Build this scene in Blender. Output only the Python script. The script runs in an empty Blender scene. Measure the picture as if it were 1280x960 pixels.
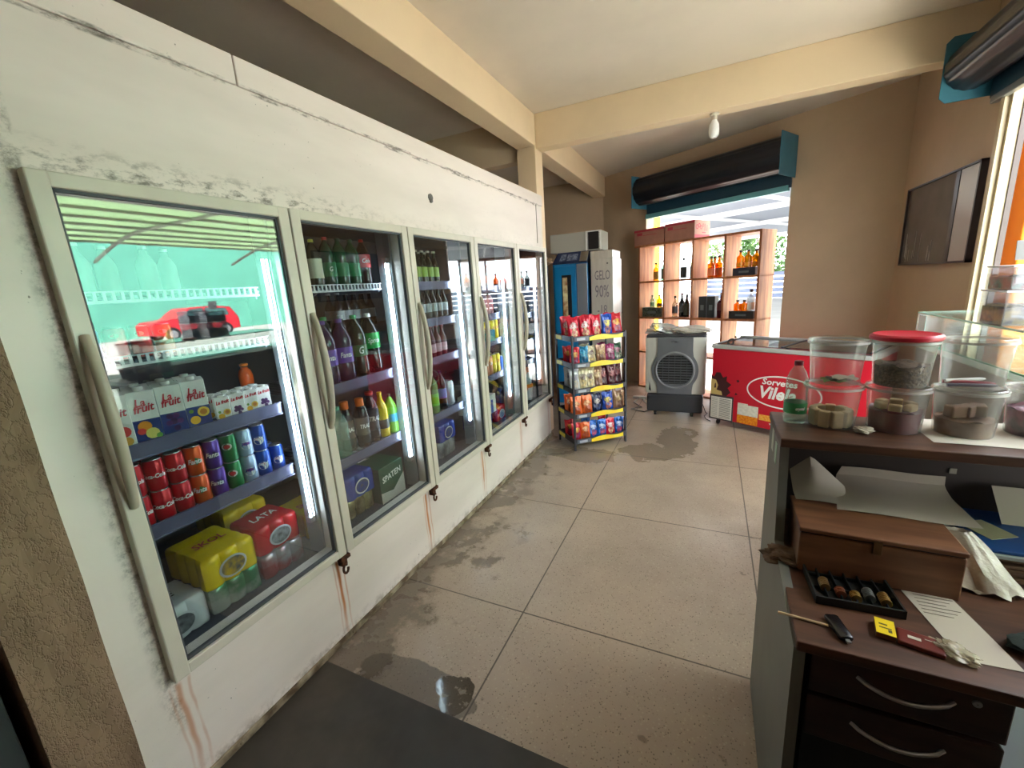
import bpy, bmesh, math, random
from mathutils import Vector, Matrix
R = math.radians
PI = math.pi
random.seed(7)
col = bpy.context.scene.collection
sc = bpy.context.scene

# ------------------------------------------------------------------ materials
MATS = {}
def lin(c):
    return tuple(((v/255)/12.92 if v/255 <= .04045 else ((v/255+.055)/1.055)**2.4) for v in c)
def mat(name, rgb, rough=.5, metal=0, bump=0, bscale=40, var=0, vscale=8, spec=.5, emit=0, alpha=1, rgb2=None, stretch=None):
    if name in MATS: return MATS[name]
    m = bpy.data.materials.new(name); m.use_nodes = True
    nt = m.node_tree; b = nt.nodes['Principled BSDF']
    c = lin(rgb)
    b.inputs['Base Color'].default_value = (*c, 1)
    b.inputs['Roughness'].default_value = rough
    b.inputs['Metallic'].default_value = metal
    b.inputs['Specular IOR Level'].default_value = spec
    tc = nt.nodes.new('ShaderNodeTexCoord')
    src = tc.outputs['Object']
    if stretch:
        mp = nt.nodes.new('ShaderNodeMapping'); mp.inputs['Scale'].default_value = stretch
        nt.links.new(src, mp.inputs['Vector']); src = mp.outputs['Vector']
    if var or rgb2:
        n = nt.nodes.new('ShaderNodeTexNoise'); n.inputs['Scale'].default_value = vscale; n.inputs['Detail'].default_value = 4
        nt.links.new(src, n.inputs['Vector'])
        mx = nt.nodes.new('ShaderNodeMix'); mx.data_type = 'RGBA'
        c2 = lin(rgb2) if rgb2 else tuple(v*(1-var) for v in c)
        mx.inputs['A'].default_value = (*c, 1); mx.inputs['B'].default_value = (*c2, 1)
        rp = nt.nodes.new('ShaderNodeMapRange'); rp.inputs['From Min'].default_value = .38; rp.inputs['From Max'].default_value = .62
        nt.links.new(n.outputs['Fac'], rp.inputs['Value']); nt.links.new(rp.outputs['Result'], mx.inputs['Factor'])
        nt.links.new(mx.outputs['Result'], b.inputs['Base Color'])
    if bump:
        n = nt.nodes.new('ShaderNodeTexNoise'); n.inputs['Scale'].default_value = bscale; n.inputs['Detail'].default_value = 3
        nt.links.new(src, n.inputs['Vector'])
        bp = nt.nodes.new('ShaderNodeBump'); bp.inputs['Strength'].default_value = bump; bp.inputs['Distance'].default_value = .01
        nt.links.new(n.outputs['Fac'], bp.inputs['Height']); nt.links.new(bp.outputs['Normal'], b.inputs['Normal'])
    if emit:
        b.inputs['Emission Color'].default_value = (*c, 1); b.inputs['Emission Strength'].default_value = emit
    MATS[name] = m; return m
def glassy(name, rgb, ior=1.5, rough=.02, opaque=0., haze=None, gain=1.):
    """thin clear sheet: tinted transparency plus Fresnel gloss, optional hazy plastic body"""
    if name in MATS: return MATS[name]
    m = bpy.data.materials.new(name); m.use_nodes = True
    nt = m.node_tree; nt.nodes.clear()
    out = nt.nodes.new('ShaderNodeOutputMaterial')
    tr = nt.nodes.new('ShaderNodeBsdfTransparent'); tr.inputs['Color'].default_value = (*lin(rgb), 1)
    gl = nt.nodes.new('ShaderNodeBsdfGlossy'); gl.inputs['Roughness'].default_value = rough
    f0 = ((ior-1)/(ior+1))**2
    ge = nt.nodes.new('ShaderNodeNewGeometry'); dt = nt.nodes.new('ShaderNodeVectorMath'); dt.operation = 'DOT_PRODUCT'
    nt.links.new(ge.outputs['Normal'], dt.inputs[0]); nt.links.new(ge.outputs['Incoming'], dt.inputs[1])
    def mth(op, a, b, clamp=False):
        n = nt.nodes.new('ShaderNodeMath'); n.operation = op; n.use_clamp = clamp
        for v, s_ in ((a, n.inputs[0]), (b, n.inputs[1])):
            if hasattr(v, 'is_output'): nt.links.new(v, s_)
            else: s_.default_value = v
        return n.outputs[0]
    fr_ = mth('ADD', mth('MULTIPLY', mth('POWER', mth('SUBTRACT', 1., mth('ABSOLUTE', dt.outputs['Value'], 0.)), 5.), 1-f0), f0, True)
    mx = nt.nodes.new('ShaderNodeMixShader'); base = tr.outputs[0]
    if opaque:
        df = nt.nodes.new('ShaderNodeBsdfDiffuse'); df.inputs['Color'].default_value = (*lin(haze or rgb), 1)
        m2 = nt.nodes.new('ShaderNodeMixShader'); m2.inputs[0].default_value = opaque
        nt.links.new(tr.outputs[0], m2.inputs[1]); nt.links.new(df.outputs[0], m2.inputs[2]); base = m2.outputs[0]
    fac = fr_
    if gain != 1:
        mg = nt.nodes.new('ShaderNodeMath'); mg.operation = 'MULTIPLY'; mg.use_clamp = True; mg.inputs[1].default_value = gain
        nt.links.new(fac, mg.inputs[0]); fac = mg.outputs[0]
    nt.links.new(fac, mx.inputs[0]); nt.links.new(base, mx.inputs[1]); nt.links.new(gl.outputs[0], mx.inputs[2])
    nt.links.new(mx.outputs[0], out.inputs['Surface'])
    MATS[name] = m; return m

class G:
    """small helper for node graphs on a principled material"""
    def __init__(s, name, rough=.5):
        s.m = bpy.data.materials.new(name); s.m.use_nodes = True; s.nt = s.m.node_tree
        s.b = s.nt.nodes['Principled BSDF']; s.b.inputs['Roughness'].default_value = rough
        g = s.nt.nodes.new('ShaderNodeNewGeometry'); s.pos = g.outputs['Position']
        sp = s.nt.nodes.new('ShaderNodeSeparateXYZ'); s.nt.links.new(s.pos, sp.inputs[0])
        s.x, s.y, s.z = sp.outputs; MATS[name] = s.m
    def put(s, v, sock):
        if hasattr(v, 'is_output'): s.nt.links.new(v, sock)
        elif isinstance(v, tuple): sock.default_value = (*v, 1) if len(v) == 3 else v
        else: sock.default_value = v
    def math(s, op, a, b=0., c=0., clamp=False):
        n = s.nt.nodes.new('ShaderNodeMath'); n.operation = op; n.use_clamp = clamp
        s.put(a, n.inputs[0]); s.put(b, n.inputs[1]); s.put(c, n.inputs[2]); return n.outputs[0]
    def ramp(s, v, a, b, lo=0., hi=1.):
        n = s.nt.nodes.new('ShaderNodeMapRange'); n.interpolation_type = 'SMOOTHSTEP'
        s.put(v, n.inputs['Value']); n.inputs['From Min'].default_value = a; n.inputs['From Max'].default_value = b
        n.inputs['To Min'].default_value = lo; n.inputs['To Max'].default_value = hi; return n.outputs['Result']
    def noise(s, scale, detail=4, rough=.6, stretch=None):
        n = s.nt.nodes.new('ShaderNodeTexNoise'); n.inputs['Scale'].default_value = scale
        n.inputs['Detail'].default_value = detail; n.inputs['Roughness'].default_value = rough
        src = s.pos
        if stretch:
            mp = s.nt.nodes.new('ShaderNodeMapping'); mp.inputs['Scale'].default_value = stretch
            s.nt.links.new(src, mp.inputs['Vector']); src = mp.outputs['Vector']
        s.nt.links.new(src, n.inputs['Vector']); return n.outputs['Fac']
    def voro(s, scale, feature='F1'):
        n = s.nt.nodes.new('ShaderNodeTexVoronoi'); n.inputs['Scale'].default_value = scale; n.feature = feature
        s.nt.links.new(s.pos, n.inputs['Vector']); return n.outputs['Distance'], n.outputs.get('Color')
    def mix(s, f, a, b):
        n = s.nt.nodes.new('ShaderNodeMix'); n.data_type = 'RGBA'
        s.put(f, n.inputs['Factor']); s.put(a, n.inputs['A']); s.put(b, n.inputs['B']); return n.outputs['Result']
    def color(s, v): s.put(v, s.b.inputs['Base Color'])
    def rough(s, v): s.put(v, s.b.inputs['Roughness'])
    def bump(s, h, strength=.3, dist=.01):
        n = s.nt.nodes.new('ShaderNodeBump'); n.inputs['Strength'].default_value = strength; n.inputs['Distance'].default_value = dist
        s.put(h, n.inputs['Height']); s.nt.links.new(n.outputs['Normal'], s.b.inputs['Normal'])
    def near(s, v, c, w, soft=.5):   # 1 within w of c
        d = s.math('ABSOLUTE', s.math('SUBTRACT', v, c)); return s.ramp(d, w*(1-soft), w, 1., 0.)

# ------------------------------------------------------------------ mesh builder
class MB:
    def __init__(s): s.v = []; s.f = []; s.mi = []; s.M = Matrix.Identity(4); s.k = 0
    def add(s, vs, fs):
        o = len(s.v); s.v += [tuple(s.M @ Vector(p)) for p in vs]
        s.f += [tuple(i+o for i in f) for f in fs]; s.mi += [s.k]*len(fs); return s
    def box(s, x0, x1, y0, y1, z0, z1, bev=0):
        if x0 > x1: x0, x1 = x1, x0
        if y0 > y1: y0, y1 = y1, y0
        if z0 > z1: z0, z1 = z1, z0
        if bev:
            bev = min(bev, (x1-x0)/2.01, (y1-y0)/2.01, (z1-z0)/2.01)
            b = bmesh.new(); bmesh.ops.create_cube(b, size=1)
            for w in b.verts:
                w.co = Vector(((x0+x1)/2+w.co.x*(x1-x0), (y0+y1)/2+w.co.y*(y1-y0), (z0+z1)/2+w.co.z*(z1-z0)))
            bmesh.ops.bevel(b, geom=b.edges[:]+b.verts[:], offset=bev, segments=2, affect='EDGES', profile=.5)
            b.verts.index_update()
            s.add([w.co[:] for w in b.verts], [[q.index for q in f.verts] for f in b.faces]); b.free(); return s
        vs = [(x0,y0,z0),(x1,y0,z0),(x1,y1,z0),(x0,y1,z0),(x0,y0,z1),(x1,y0,z1),(x1,y1,z1),(x0,y1,z1)]
        return s.add(vs, [(0,3,2,1),(4,5,6,7),(0,1,5,4),(1,2,6,5),(2,3,7,6),(3,0,4,7)])
    def lathe(s, prof, c=(0,0,0), seg=20, axis='z', closed=True):
        vs = []; fs = []
        for r, z in prof:
            for i in range(seg):
                a = 2*PI*i/seg; p = (r*math.cos(a), r*math.sin(a), z)
                if axis == 'x': p = (p[2], p[0], p[1])
                if axis == 'y': p = (p[0], p[2], p[1])
                vs.append((p[0]+c[0], p[1]+c[1], p[2]+c[2]))
        n = len(prof)
        for j in range(n-1):
            for i in range(seg):
                k = (i+1) % seg; q = (j*seg+i, j*seg+k, (j+1)*seg+k, (j+1)*seg+i)
                fs.append(q if axis != 'y' else q[::-1])
        if closed:
            a = tuple(range(seg)); b = tuple((n-1)*seg+i for i in range(seg))
            fs.append(a[::-1] if axis != 'y' else a); fs.append(b if axis != 'y' else b[::-1])
        return s.add(vs, fs)
    def tube(s, pts, r, seg=8, cap=True):
        pts = [Vector(p) for p in pts]; vs = []; fs = []; n = len(pts)
        up = None
        for i, p in enumerate(pts):
            t = (pts[min(i+1, n-1)] - pts[max(i-1, 0)]).normalized()
            if up is None: up = Vector((0,0,1)) if abs(t.z) < .9 else Vector((1,0,0))
            a = t.cross(up).normalized(); b = a.cross(t).normalized(); up = b
            rr = r[i] if isinstance(r, (list, tuple)) else r
            for k in range(seg):
                w = 2*PI*k/seg; vs.append(tuple(p + a*math.cos(w)*rr + b*math.sin(w)*rr))
        for i in range(n-1):
            for k in range(seg):
                k2 = (k+1) % seg; fs.append((i*seg+k, i*seg+k2, (i+1)*seg+k2, (i+1)*seg+k))
        if cap: fs.append(tuple(range(seg))[::-1]); fs.append(tuple((n-1)*seg+k for k in range(seg)))
        return s.add(vs, fs)
    def prism(s, poly, z0, z1, inset=0):
        """poly in xy, extruded in z"""
        n = len(poly); vs = [(x,y,z0) for x,y in poly] + [(x,y,z1) for x,y in poly]
        fs = [tuple(range(n))[::-1], tuple(range(n,2*n))] + [(i,(i+1)%n,n+(i+1)%n,n+i) for i in range(n)]
        return s.add(vs, fs)
    def prism_x(s, poly, x0, x1):   # poly in (y,z), extruded in x
        n = len(poly); vs = [(x0,y,z) for y,z in poly] + [(x1,y,z) for y,z in poly]
        fs = [tuple(range(n))[::-1], tuple(range(n,2*n))] + [(i,(i+1)%n,n+(i+1)%n,n+i) for i in range(n)]
        return s.add(vs, fs)
    def grid(s, fn, nu, nv):
        vs = [fn(i/nu, j/nv) for j in range(nv+1) for i in range(nu+1)]
        fs = [(j*(nu+1)+i, j*(nu+1)+i+1, (j+1)*(nu+1)+i+1, (j+1)*(nu+1)+i) for j in range(nv) for i in range(nu)]
        return s.add(vs, fs)
    def ball(s, c, r, seg=10, sq=(1,1,1)):
        prof = [(max(.0005, r*math.sin(PI*i/6)), -r*math.cos(PI*i/6)) for i in range(7)]
        vs0 = len(s.v); s.lathe([(a, b) for a, b in prof], (0,0,0), seg)
        Mi = s.M.inverted()
        for i in range(vs0, len(s.v)):
            p = Mi @ Vector(s.v[i]); s.v[i] = tuple(s.M @ Vector((p.x*sq[0]+c[0], p.y*sq[1]+c[1], p.z*sq[2]+c[2])))
        return s
    def build(s, name, mats, parent=None, smooth=False, sharp=40, loc=None):
        me = bpy.data.meshes.new(name); me.from_pydata(s.v, [], s.f)
        if not isinstance(mats, (list, tuple)): mats = [mats]
        for m in mats: me.materials.append(m)
        me.polygons.foreach_set('material_index', s.mi)
        me.update()
        bm = bmesh.new(); bm.from_mesh(me); bmesh.ops.recalc_face_normals(bm, faces=bm.faces[:])
        bm.to_mesh(me); bm.free()
        if smooth:
            me.polygons.foreach_set('use_smooth', [True]*len(me.polygons))
            me.set_sharp_from_angle(angle=R(sharp))
        o = bpy.data.objects.new(name, me); col.objects.link(o)
        if parent: o.parent = parent
        if loc: o.location = loc
        return o

_tc = {}
def text_geo(t, size, bold=0., shear=0., squeeze=1.):
    key = (t, size, bold, shear, squeeze)
    if key in _tc: return _tc[key]
    cu = bpy.data.curves.new('t', 'FONT'); cu.body = t; cu.size = size; cu.offset = bold; cu.shear = shear
    cu.align_x = 'CENTER'; cu.align_y = 'CENTER'; cu.resolution_u = 2
    o = bpy.data.objects.new('t', cu); col.objects.link(o)
    dg = bpy.context.evaluated_depsgraph_get(); me = bpy.data.meshes.new_from_object(o.evaluated_get(dg))
    vs = [(v.co.x*squeeze, v.co.y) for v in me.vertices]; fs = [tuple(p.vertices) for p in me.polygons]
    bpy.data.objects.remove(o); bpy.data.meshes.remove(me); bpy.data.curves.remove(cu)
    _tc[key] = (vs, fs); return vs, fs
def text_on(mb, t, size, fn, **k):
    """fn(u, v) maps text plane to space"""
    vs, fs = text_geo(t, size, **k); return mb.add([fn(x, y) for x, y in vs], fs)
def text_wrap(mb, t, size, r, z, ang=0, vertical=False, **k):
    def fn(u, v):
        if vertical: u, v = -v, u
        a = ang + u/r; return ((r+.0008)*math.cos(a), (r+.0008)*math.sin(a), z+v)
    return text_on(mb, t, size, fn, **k)

def tag(o, label=None, cat=None, group=None, kind=None):
    if label: o['label'] = label
    if cat: o['category'] = cat
    if group: o['group'] = group
    if kind: o['kind'] = kind
    return o
def empty(name, loc=(0,0,0), rz=0, label=None, cat=None, group=None):
    o = bpy.data.objects.new(name, None); col.objects.link(o); o.empty_display_size = .05
    o.location = loc; o.rotation_euler = (0,0,rz); return tag(o, label, cat, group)
def struct(mb, name, m, **k):
    o = mb.build(name, m, **k); o['kind'] = 'structure'; return o
def dup(root, parent=None):
    c = root.copy(); col.objects.link(c)
    if parent: c.parent = parent
    for ch in list(root.children): dup(ch, c)
    return c
PROTO = {}
def place(key, maker, loc, rz, label, cat=None, group=None, scale=None):
    """first call builds the thing, later calls copy it with its parts"""
    if key in PROTO: o = dup(PROTO[key])
    else: o = maker(); PROTO[key] = o
    o.location = loc; o.rotation_euler = (0,0,rz); o['label'] = label
    if cat: o['category'] = cat
    if group: o['group'] = group
    elif 'group' in o: del o['group']
    o.scale = (scale,)*3 if scale else (1,1,1)
    return o
ORD = ['first','second','third','fourth','fifth','sixth','seventh','eighth','ninth','tenth']

# common materials
WHITE = mat('white_print', (235,235,230), .5); BLACK = mat('black_plastic', (22,22,24), .45)
SILVER = mat('aluminium', (190,192,196), .3, 1); DKGREY = mat('dark_grey_metal', (52,54,60), .4)
YEL = mat('yellow_print', (235,205,30), .4); RED = mat('red_print', (205,20,40), .35)
GREENP = mat('green_print', (30,140,60), .4); BLUEP = mat('blue_print', (25,60,165), .35)
ORANGE = mat('orange_print', (235,110,25), .35)

exec_parts = True
# ------------------------------------------------------------------ frames of reference
C0 = Vector((-.07, 6.62, 0)); DV = Vector((.87291, -.48789, 0)); AW = Vector((.48789, .87291, 0))
BW = Matrix(((DV.x, AW.x, 0, C0.x), (DV.y, AW.y, 0, C0.y), (0, 0, 1, 0), (0, 0, 0, 1)))   # back wall: x along, y outwards
BANG = math.atan2(DV.y, DV.x)
def bw(s, d, z=0): return tuple(BW @ Vector((s, d, z)))

# ------------------------------------------------------------------ setting materials
def paint(name, rgb, dark=.12, blot=None, bump=.12):
    g = G(name, .75)
    n = g.noise(1.3, 5); f = g.ramp(n, .35, .7)
    c = lin(rgb); c2 = tuple(v*(1-dark) for v in c)
    g.color(g.mix(f, c, c2)); g.bump(g.noise(60, 4), bump, .004); return g.m
WALLM = paint('wall_paint', (200,176,146)); CEILM = paint('ceiling_paint', (230,219,204), .08)
BEAMM = paint('beam_paint', (236,213,178), .08, bump=.3)
def white_panel():
    g = G('cooler_white_panel', .42)
    base = g.mix(g.ramp(g.noise(.9, 5, stretch=(1,.5,2)), .4, .7), lin((230,221,211)), lin((212,203,192)))
    # mould just above the doors, thicker at the near end
    band = g.math('MULTIPLY', g.ramp(g.z, 1.80, 1.835), g.ramp(g.z, 1.85, 1.93, 1, 0))
    fade = g.ramp(g.y, 1.1, 1.8, .8, .12)
    mould = g.math('MULTIPLY', g.math('MULTIPLY', band, fade), g.ramp(g.noise(42, 6, .7, stretch=(1,.45,1)), .46, .66))
    spots = g.ramp(g.noise(90, 2, .5), .70, .76)
    mould = g.math('MAXIMUM', mould, g.math('MULTIPLY', spots, g.math('MULTIPLY', g.ramp(g.noise(3, 2), .5, .6), .8)))
    # mould line under the top trim
    tl = g.math('MULTIPLY', g.near(g.z, 2.193, .013), g.ramp(g.noise(30, 6, .75, stretch=(1,.3,1)), .46, .66))
    mould = g.math('MAXIMUM', mould, g.math('MULTIPLY', tl, .85))
    # grime beside the first door
    jm = g.math('MULTIPLY', g.math('MULTIPLY', g.ramp(g.y, .425, .465), g.ramp(g.y, .478, .49, 1, 0)), g.ramp(g.noise(22, 5, .8), .42, .68))
    jm = g.math('MULTIPLY', jm, g.ramp(g.z, .2, .3))
    mould = g.math('MAXIMUM', mould, g.math('MULTIPLY', jm, .7))
    c = g.mix(mould, base, lin((74,66,50)))
    # rust running down under the hinges
    rust = 0
    for i, y in enumerate((.487, 1.10, 1.745, 2.41, 3.085, 3.77)):
        for off, w, st in ((0, .013, 1.), (.028, .007, .6), (-.02, .006, .45)):
            wob = g.math('ADD', g.y, g.math('MULTIPLY', g.math('SUBTRACT', g.noise(5, 2), .5), .03))
            k = g.math('MULTIPLY', g.near(wob, y+off, w, .9), st*(1. if i in (1, 2, 3) else .7))
            rust = k if not i and not off else g.math('MAXIMUM', rust, k)
    zf = g.math('MULTIPLY', g.ramp(g.z, .02, .2, .35, 1), g.ramp(g.z, .375, .395, 1, 0))
    rust = g.math('MULTIPLY', g.math('MULTIPLY', rust, zf), g.ramp(g.noise(26, 3, .7, stretch=(1,1,.12)), .30, .46))
    c = g.mix(g.math('MULTIPLY', rust, .95), c, lin((184,108,40)))
    # dirty foot
    foot = g.math('MULTIPLY', g.ramp(g.z, 0, .09, 1, 0), g.ramp(g.noise(18, 5, .7), .42, .66))
    c = g.mix(g.math('MULTIPLY', foot, .8), c, lin((112,92,62)))
    g.color(c); g.bump(g.noise(5, 4), .1, .01); return g.m
PANEL = white_panel()
def stucco():
    g = G('stucco', .85)
    n = g.noise(50, 3, .6, stretch=(1,1,.6)); w = g.math('ABSOLUTE', g.math('SUBTRACT', n, .5))
    r = g.ramp(w, 0, .06)
    g.color(g.mix(g.ramp(g.noise(3, 4), .35, .7), lin((146,120,96)), lin((128,104,82))))
    g.bump(r, .6, .006); return g.m
STUCCO = stucco()
def terrazzo(name, dark=False):
    g = G(name, .3)
    base = g.mix(g.ramp(g.noise(1.1, 5), .35, .7), lin((176,158,138)), lin((156,139,121))) if not dark else \
        g.mix(g.ramp(g.noise(1.6, 5), .4, .65), lin((50,46,40)), lin((72,66,56)))
    if not dark:
        d, cc = g.voro(95); chip = g.ramp(d, .12, .34, 1, 0)
        pick = g.ramp(g.noise(60, 2), .45, .55)
        base = g.mix(g.math('MULTIPLY', chip, g.math('MULTIPLY', pick, .9)), base, lin((92,80,64)))
        d2, _ = g.voro(60); base = g.mix(g.math('MULTIPLY', g.ramp(d2, .1, .3, 1, 0), .4), base, lin((196,184,158)))
        # joints of the one-metre bays
        def joint(v, c0):
            m = g.math('SUBTRACT', v, c0-20); m = g.math('FLOORED_MODULO', m, 1.0); m = g.math('ABSOLUTE', g.math('SUBTRACT', m, .5))
            return g.ramp(m, .4955, .4975)
        j = g.math('MAXIMUM', joint(g.x, .684), joint(g.y, 1.516))
        base = g.mix(g.math('MULTIPLY', j, .85), base, lin((60,50,38)))
        # blots
        bl = g.ramp(g.noise(9, 3, .5), .70, .74); base = g.mix(g.math('MULTIPLY', bl, .55), base, lin((80,68,50)))
        # damp along the coolers, by the rack and under the air cooler
        wob = g.math('MULTIPLY', g.math('SUBTRACT', g.noise(3.6, 5, .65), .5), 1.5)
        edge = g.math('ADD', g.x, wob)
        damp = g.ramp(edge, .12, .30, 1, 0)
        damp = g.math('MULTIPLY', damp, g.ramp(g.y, 3.5, 4.1, 1, .3))
        def blob(cx, cy, rx, ry, wv):
            a = g.math('DIVIDE', g.math('SUBTRACT', g.x, cx), rx); b = g.math('DIVIDE', g.math('SUBTRACT', g.y, cy), ry)
            r2 = g.math('ADD', g.math('MULTIPLY', a, a), g.math('MULTIPLY', b, b))
            return g.ramp(g.math('ADD', r2, g.math('MULTIPLY', wob, wv)), .92, 1.02, 1, 0)
        pud = g.math('MAXIMUM', blob(1.20, 4.02, .17, .42, 2.4), blob(.98, 3.62, .22, .20, 2.6))
        pud = g.math('MAXIMUM', pud, g.math('MULTIPLY', blob(.43, 3.42, .34, .16, 2.6), .8))
        pud2 = g.math('MAXIMUM', blob(.61, 1.045, .058, .075, 1.8), blob(.58, 1.06, .07, .05, -2.2)); pud2 = g.math('MULTIPLY', pud2, g.ramp(g.noise(26, 3, .6), .36, .44))
        dirt2 = g.math('MULTIPLY', blob(.42, 1.02, .26, .10, 1.0), .6)
        base = g.mix(g.math('MULTIPLY', damp, .62), base, lin((70,62,50)))
        base = g.mix(g.math('MULTIPLY', pud, .42), base, lin((72,62,46)))
        base = g.mix(g.math('MAXIMUM', g.math('MULTIPLY', pud2, .85), dirt2), base, lin((50,43,34)))
        wet = g.math('MAXIMUM', g.math('MULTIPLY', damp, .5), g.math('MULTIPLY', pud, .75))
        r = g.math('SUBTRACT', g.ramp(g.noise(2.2, 4), .3, .7, .30, .46), g.math('MULTIPLY', wet, .22))
        r = g.math('MAXIMUM', g.math('SUBTRACT', r, g.math('MULTIPLY', pud2, .4)), .02)
        g.rough(r)
    else:
        g.rough(g.ramp(g.noise(3, 4), .35, .65, .42, .7))
    g.color(base); g.bump(g.noise(45, 4), .06, .004); return g.m
FLOORM = terrazzo('terrazzo'); FLOORD = terrazzo('dark_cement', True)

# ------------------------------------------------------------------ room shell
m = MB(); m.prism([(-3,.967),(2.9,.967),(3.05,.967),(3.05,4.96),(2.9,4.96),(-.07,6.62),(-3,6.62)], -.1, 0); struct(m, 'floor', FLOORM)
m = MB(); m.box(-3, 3.05, -2.5, .967, -.1, 0); struct(m, 'floor', FLOORD)
m = MB(); m.prism([(-3,-2.5),(3.0,-2.5),(3.0,4.9),(2.9,5.0),(-.07,6.7),(-3,6.7)], 2.97, 3.12); struct(m, 'ceiling', CEILM)
m = MB(); m.box(-3.15, -3, -2.5, 6.77, 0, 2.97); struct(m, 'wall_left', WALLM)
m = MB(); m.box(-3, 2.9, -2.65, -2.5, 0, 2.97); struct(m, 'wall_front', WALLM)
m = MB(); m.box(-3, -.07, 6.62, 6.77, 0, 2.97); struct(m, 'wall_back', WALLM)
WS0, WS1, WZ = .76, 2.51, 2.33
m = MB(); m.M = BW
m.box(0, WS0, 0, .15, 0, 2.97).box(WS1, 3.45, 0, .15, 0, 2.97).box(WS0, WS1, 0, .15, WZ, 2.97); struct(m, 'wall_back', WALLM)
m = MB()
m.box(2.9, 2.945, 3.565, 5.0, 0, 2.97).box(2.9, 2.945, -2.5, .9, 0, 2.97).box(2.9, 2.945, .9, 3.565, 2.40, 2.97); struct(m, 'wall_right', WALLM)
m = MB(); m.box(-.22, -.04, -2.5, 3.86, 2.71, 2.97, .006).box(-.22, -.04, 3.86, 6.62, 2.71, 2.97, .006); struct(m, 'trim_1', BEAMM)
m = MB(); m.box(-.04, 2.9, 3.86, 4.0, 2.69, 2.97, .006); struct(m, 'trim_2', BEAMM)
m = MB(); m.box(-.22, -.04, 3.84, 4.02, 0, 2.71, .006); struct(m, 'trim_3', BEAMM)
m = MB(); m.box(-3, -.22, 3.88, 4.0, 2.62, 2.97); struct(m, 'trim_6', BEAMM)
m = MB()
m.grid(lambda u, v: (.015+.004*math.sin(40*v+9*u), .212+.150*u, 2.97*v), 6, 60)
m.box(-.5, .012, .212, .362, 0, 2.97)
struct(m, 'trim_4', STUCCO)
# door reveals: cream jamb linings
JAMB = mat('jamb_cream', (206,190,152), .5)
m = MB(); m.box(2.895, 2.94, 3.550, 3.567, 0, 2.40).box(2.872, 2.899, 3.575, 3.612, 0, 2.42); struct(m, 'trim_5', JAMB)
m = MB(); m.box(2.94, 2.965, 3.54, 3.57, 0, 2.40); struct(m, 'trim_7', mat('jamb_dark', (84,72,66), .5))

# ------------------------------------------------------------------ outside
GROUND = mat('concrete_yard', (176,172,164), .8, var=.12, vscale=1)
m = MB(); m.box(-40, 60, -30, 70, -.2, -.102); struct(m, 'floor', GROUND)
# forecourt canopy behind the shop
t = empty('forecourt_canopy', bw(2, 3), BANG, 'wide grey forecourt roof outside beyond the open back doorway', 'canopy')
SOFF = mat('soffit_grey', (120,126,138), .6); LBM = mat('white_batten', (200,202,206), .4)
m = MB(); m.box(-14, 3.9, 2.5, 21, 3.55, 3.9); m.build('roof', SOFF, t)
for yy in (7.0, 11.5, 18.8):
    m = MB(); m.box(-14, 3.9, yy, yy+.22, 3.40, 3.55); m.build('batten', LBM, t)
for xx in (-6.5, -3.4, -.4, 2.5): MB().box(xx, xx+.09, 2.6, 18.9, 3.46, 3.55).build('batten', LBM, t)
for xx, yy in ((-13, 6), (3.5, 6), (-13, 18), (3.5, 18)): MB().box(xx, xx+.3, yy, yy+.3, -.1, 3.56).build('post', LBM, t)
m = MB(); m.M = BW; m.box(-.60, -.50, 1.95, 2.10, -.1, 3.3, .01)
o = m.build('yellow_post', mat('yellow_paint', (238,196,20), .5)); tag(o, 'yellow painted post outside at the left edge of the back doorway', 'post')
m = MB(); m.box(3.045, 3.22, 3.575, 4.75, -.1, 2.8, .01)
o = m.build('orange_pillar', mat('orange_paint', (232,136,24), .5)); tag(o, 'orange painted pillar outside the opening in the right wall', 'pillar')
# trees
def leaf_mat(n, a, b):
    return mat(n, a, .6, var=.3, vscale=2, rgb2=b)
LEAF = leaf_mat('leaves', (92,128,62), (60,98,44)); BARK = mat('bark', (96,78,58), .9, bump=.5, bscale=12)
def tree(x, y, h, r, label, seed):
    rnd = random.Random(seed); t = empty('leafy_tree', (x, y, -.1), 0, label, 'tree', 'trees beyond the doorways')
    m = MB(); m.tube([(0,0,0),(.05,.03,h*.3),(-.05,.05,h*.62)], [.16,.12,.07], 8)
    for a in range(5):
        w = a*1.3; m.tube([(0,0,h*.35),(math.cos(w)*r*.5,math.sin(w)*r*.5,h*.7)], [.07,.03], 6)
    m.build('trunk', BARK, t, smooth=True)
    m = MB()
    for i in range(2600):
        u = rnd.random(); a = rnd.uniform(0, 2*PI); zz = rnd.uniform(-1, 1)
        rr = (1-abs(zz)**2.2)**.5*(.55+.45*u)*r*(1+.25*math.sin(5*a+3*zz))
        p = Vector((rr*math.cos(a), rr*math.sin(a), h*.62+zz*h*.42)); s = rnd.uniform(.10, .22)
        v1 = Vector((rnd.uniform(-1,1), rnd.uniform(-1,1), rnd.uniform(-1,1))).normalized()*s
        v2 = v1.cross(Vector((rnd.uniform(-1,1), rnd.uniform(-1,1), 1))).normalized()*s*.6
        m.add([tuple(p-v1), tuple(p+v2), tuple(p+v1), tuple(p-v2)], [(0,1,2,3)])
    m.build('foliage', LEAF, t)
for i, (s, d, h, r) in enumerate(((-15, 32, 6, 2.6), (-8.9, 25.6, 6.8, 2.6), (-11, 40, 8, 3.2))):
    p = bw(s, d); tree(p[0], p[1], h, r, ['bushy green tree left of centre beyond the forecourt roof', 'green tree seen through the rightmost bottle cubby', 'tall green tree farthest behind the forecourt'][i], i)
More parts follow.
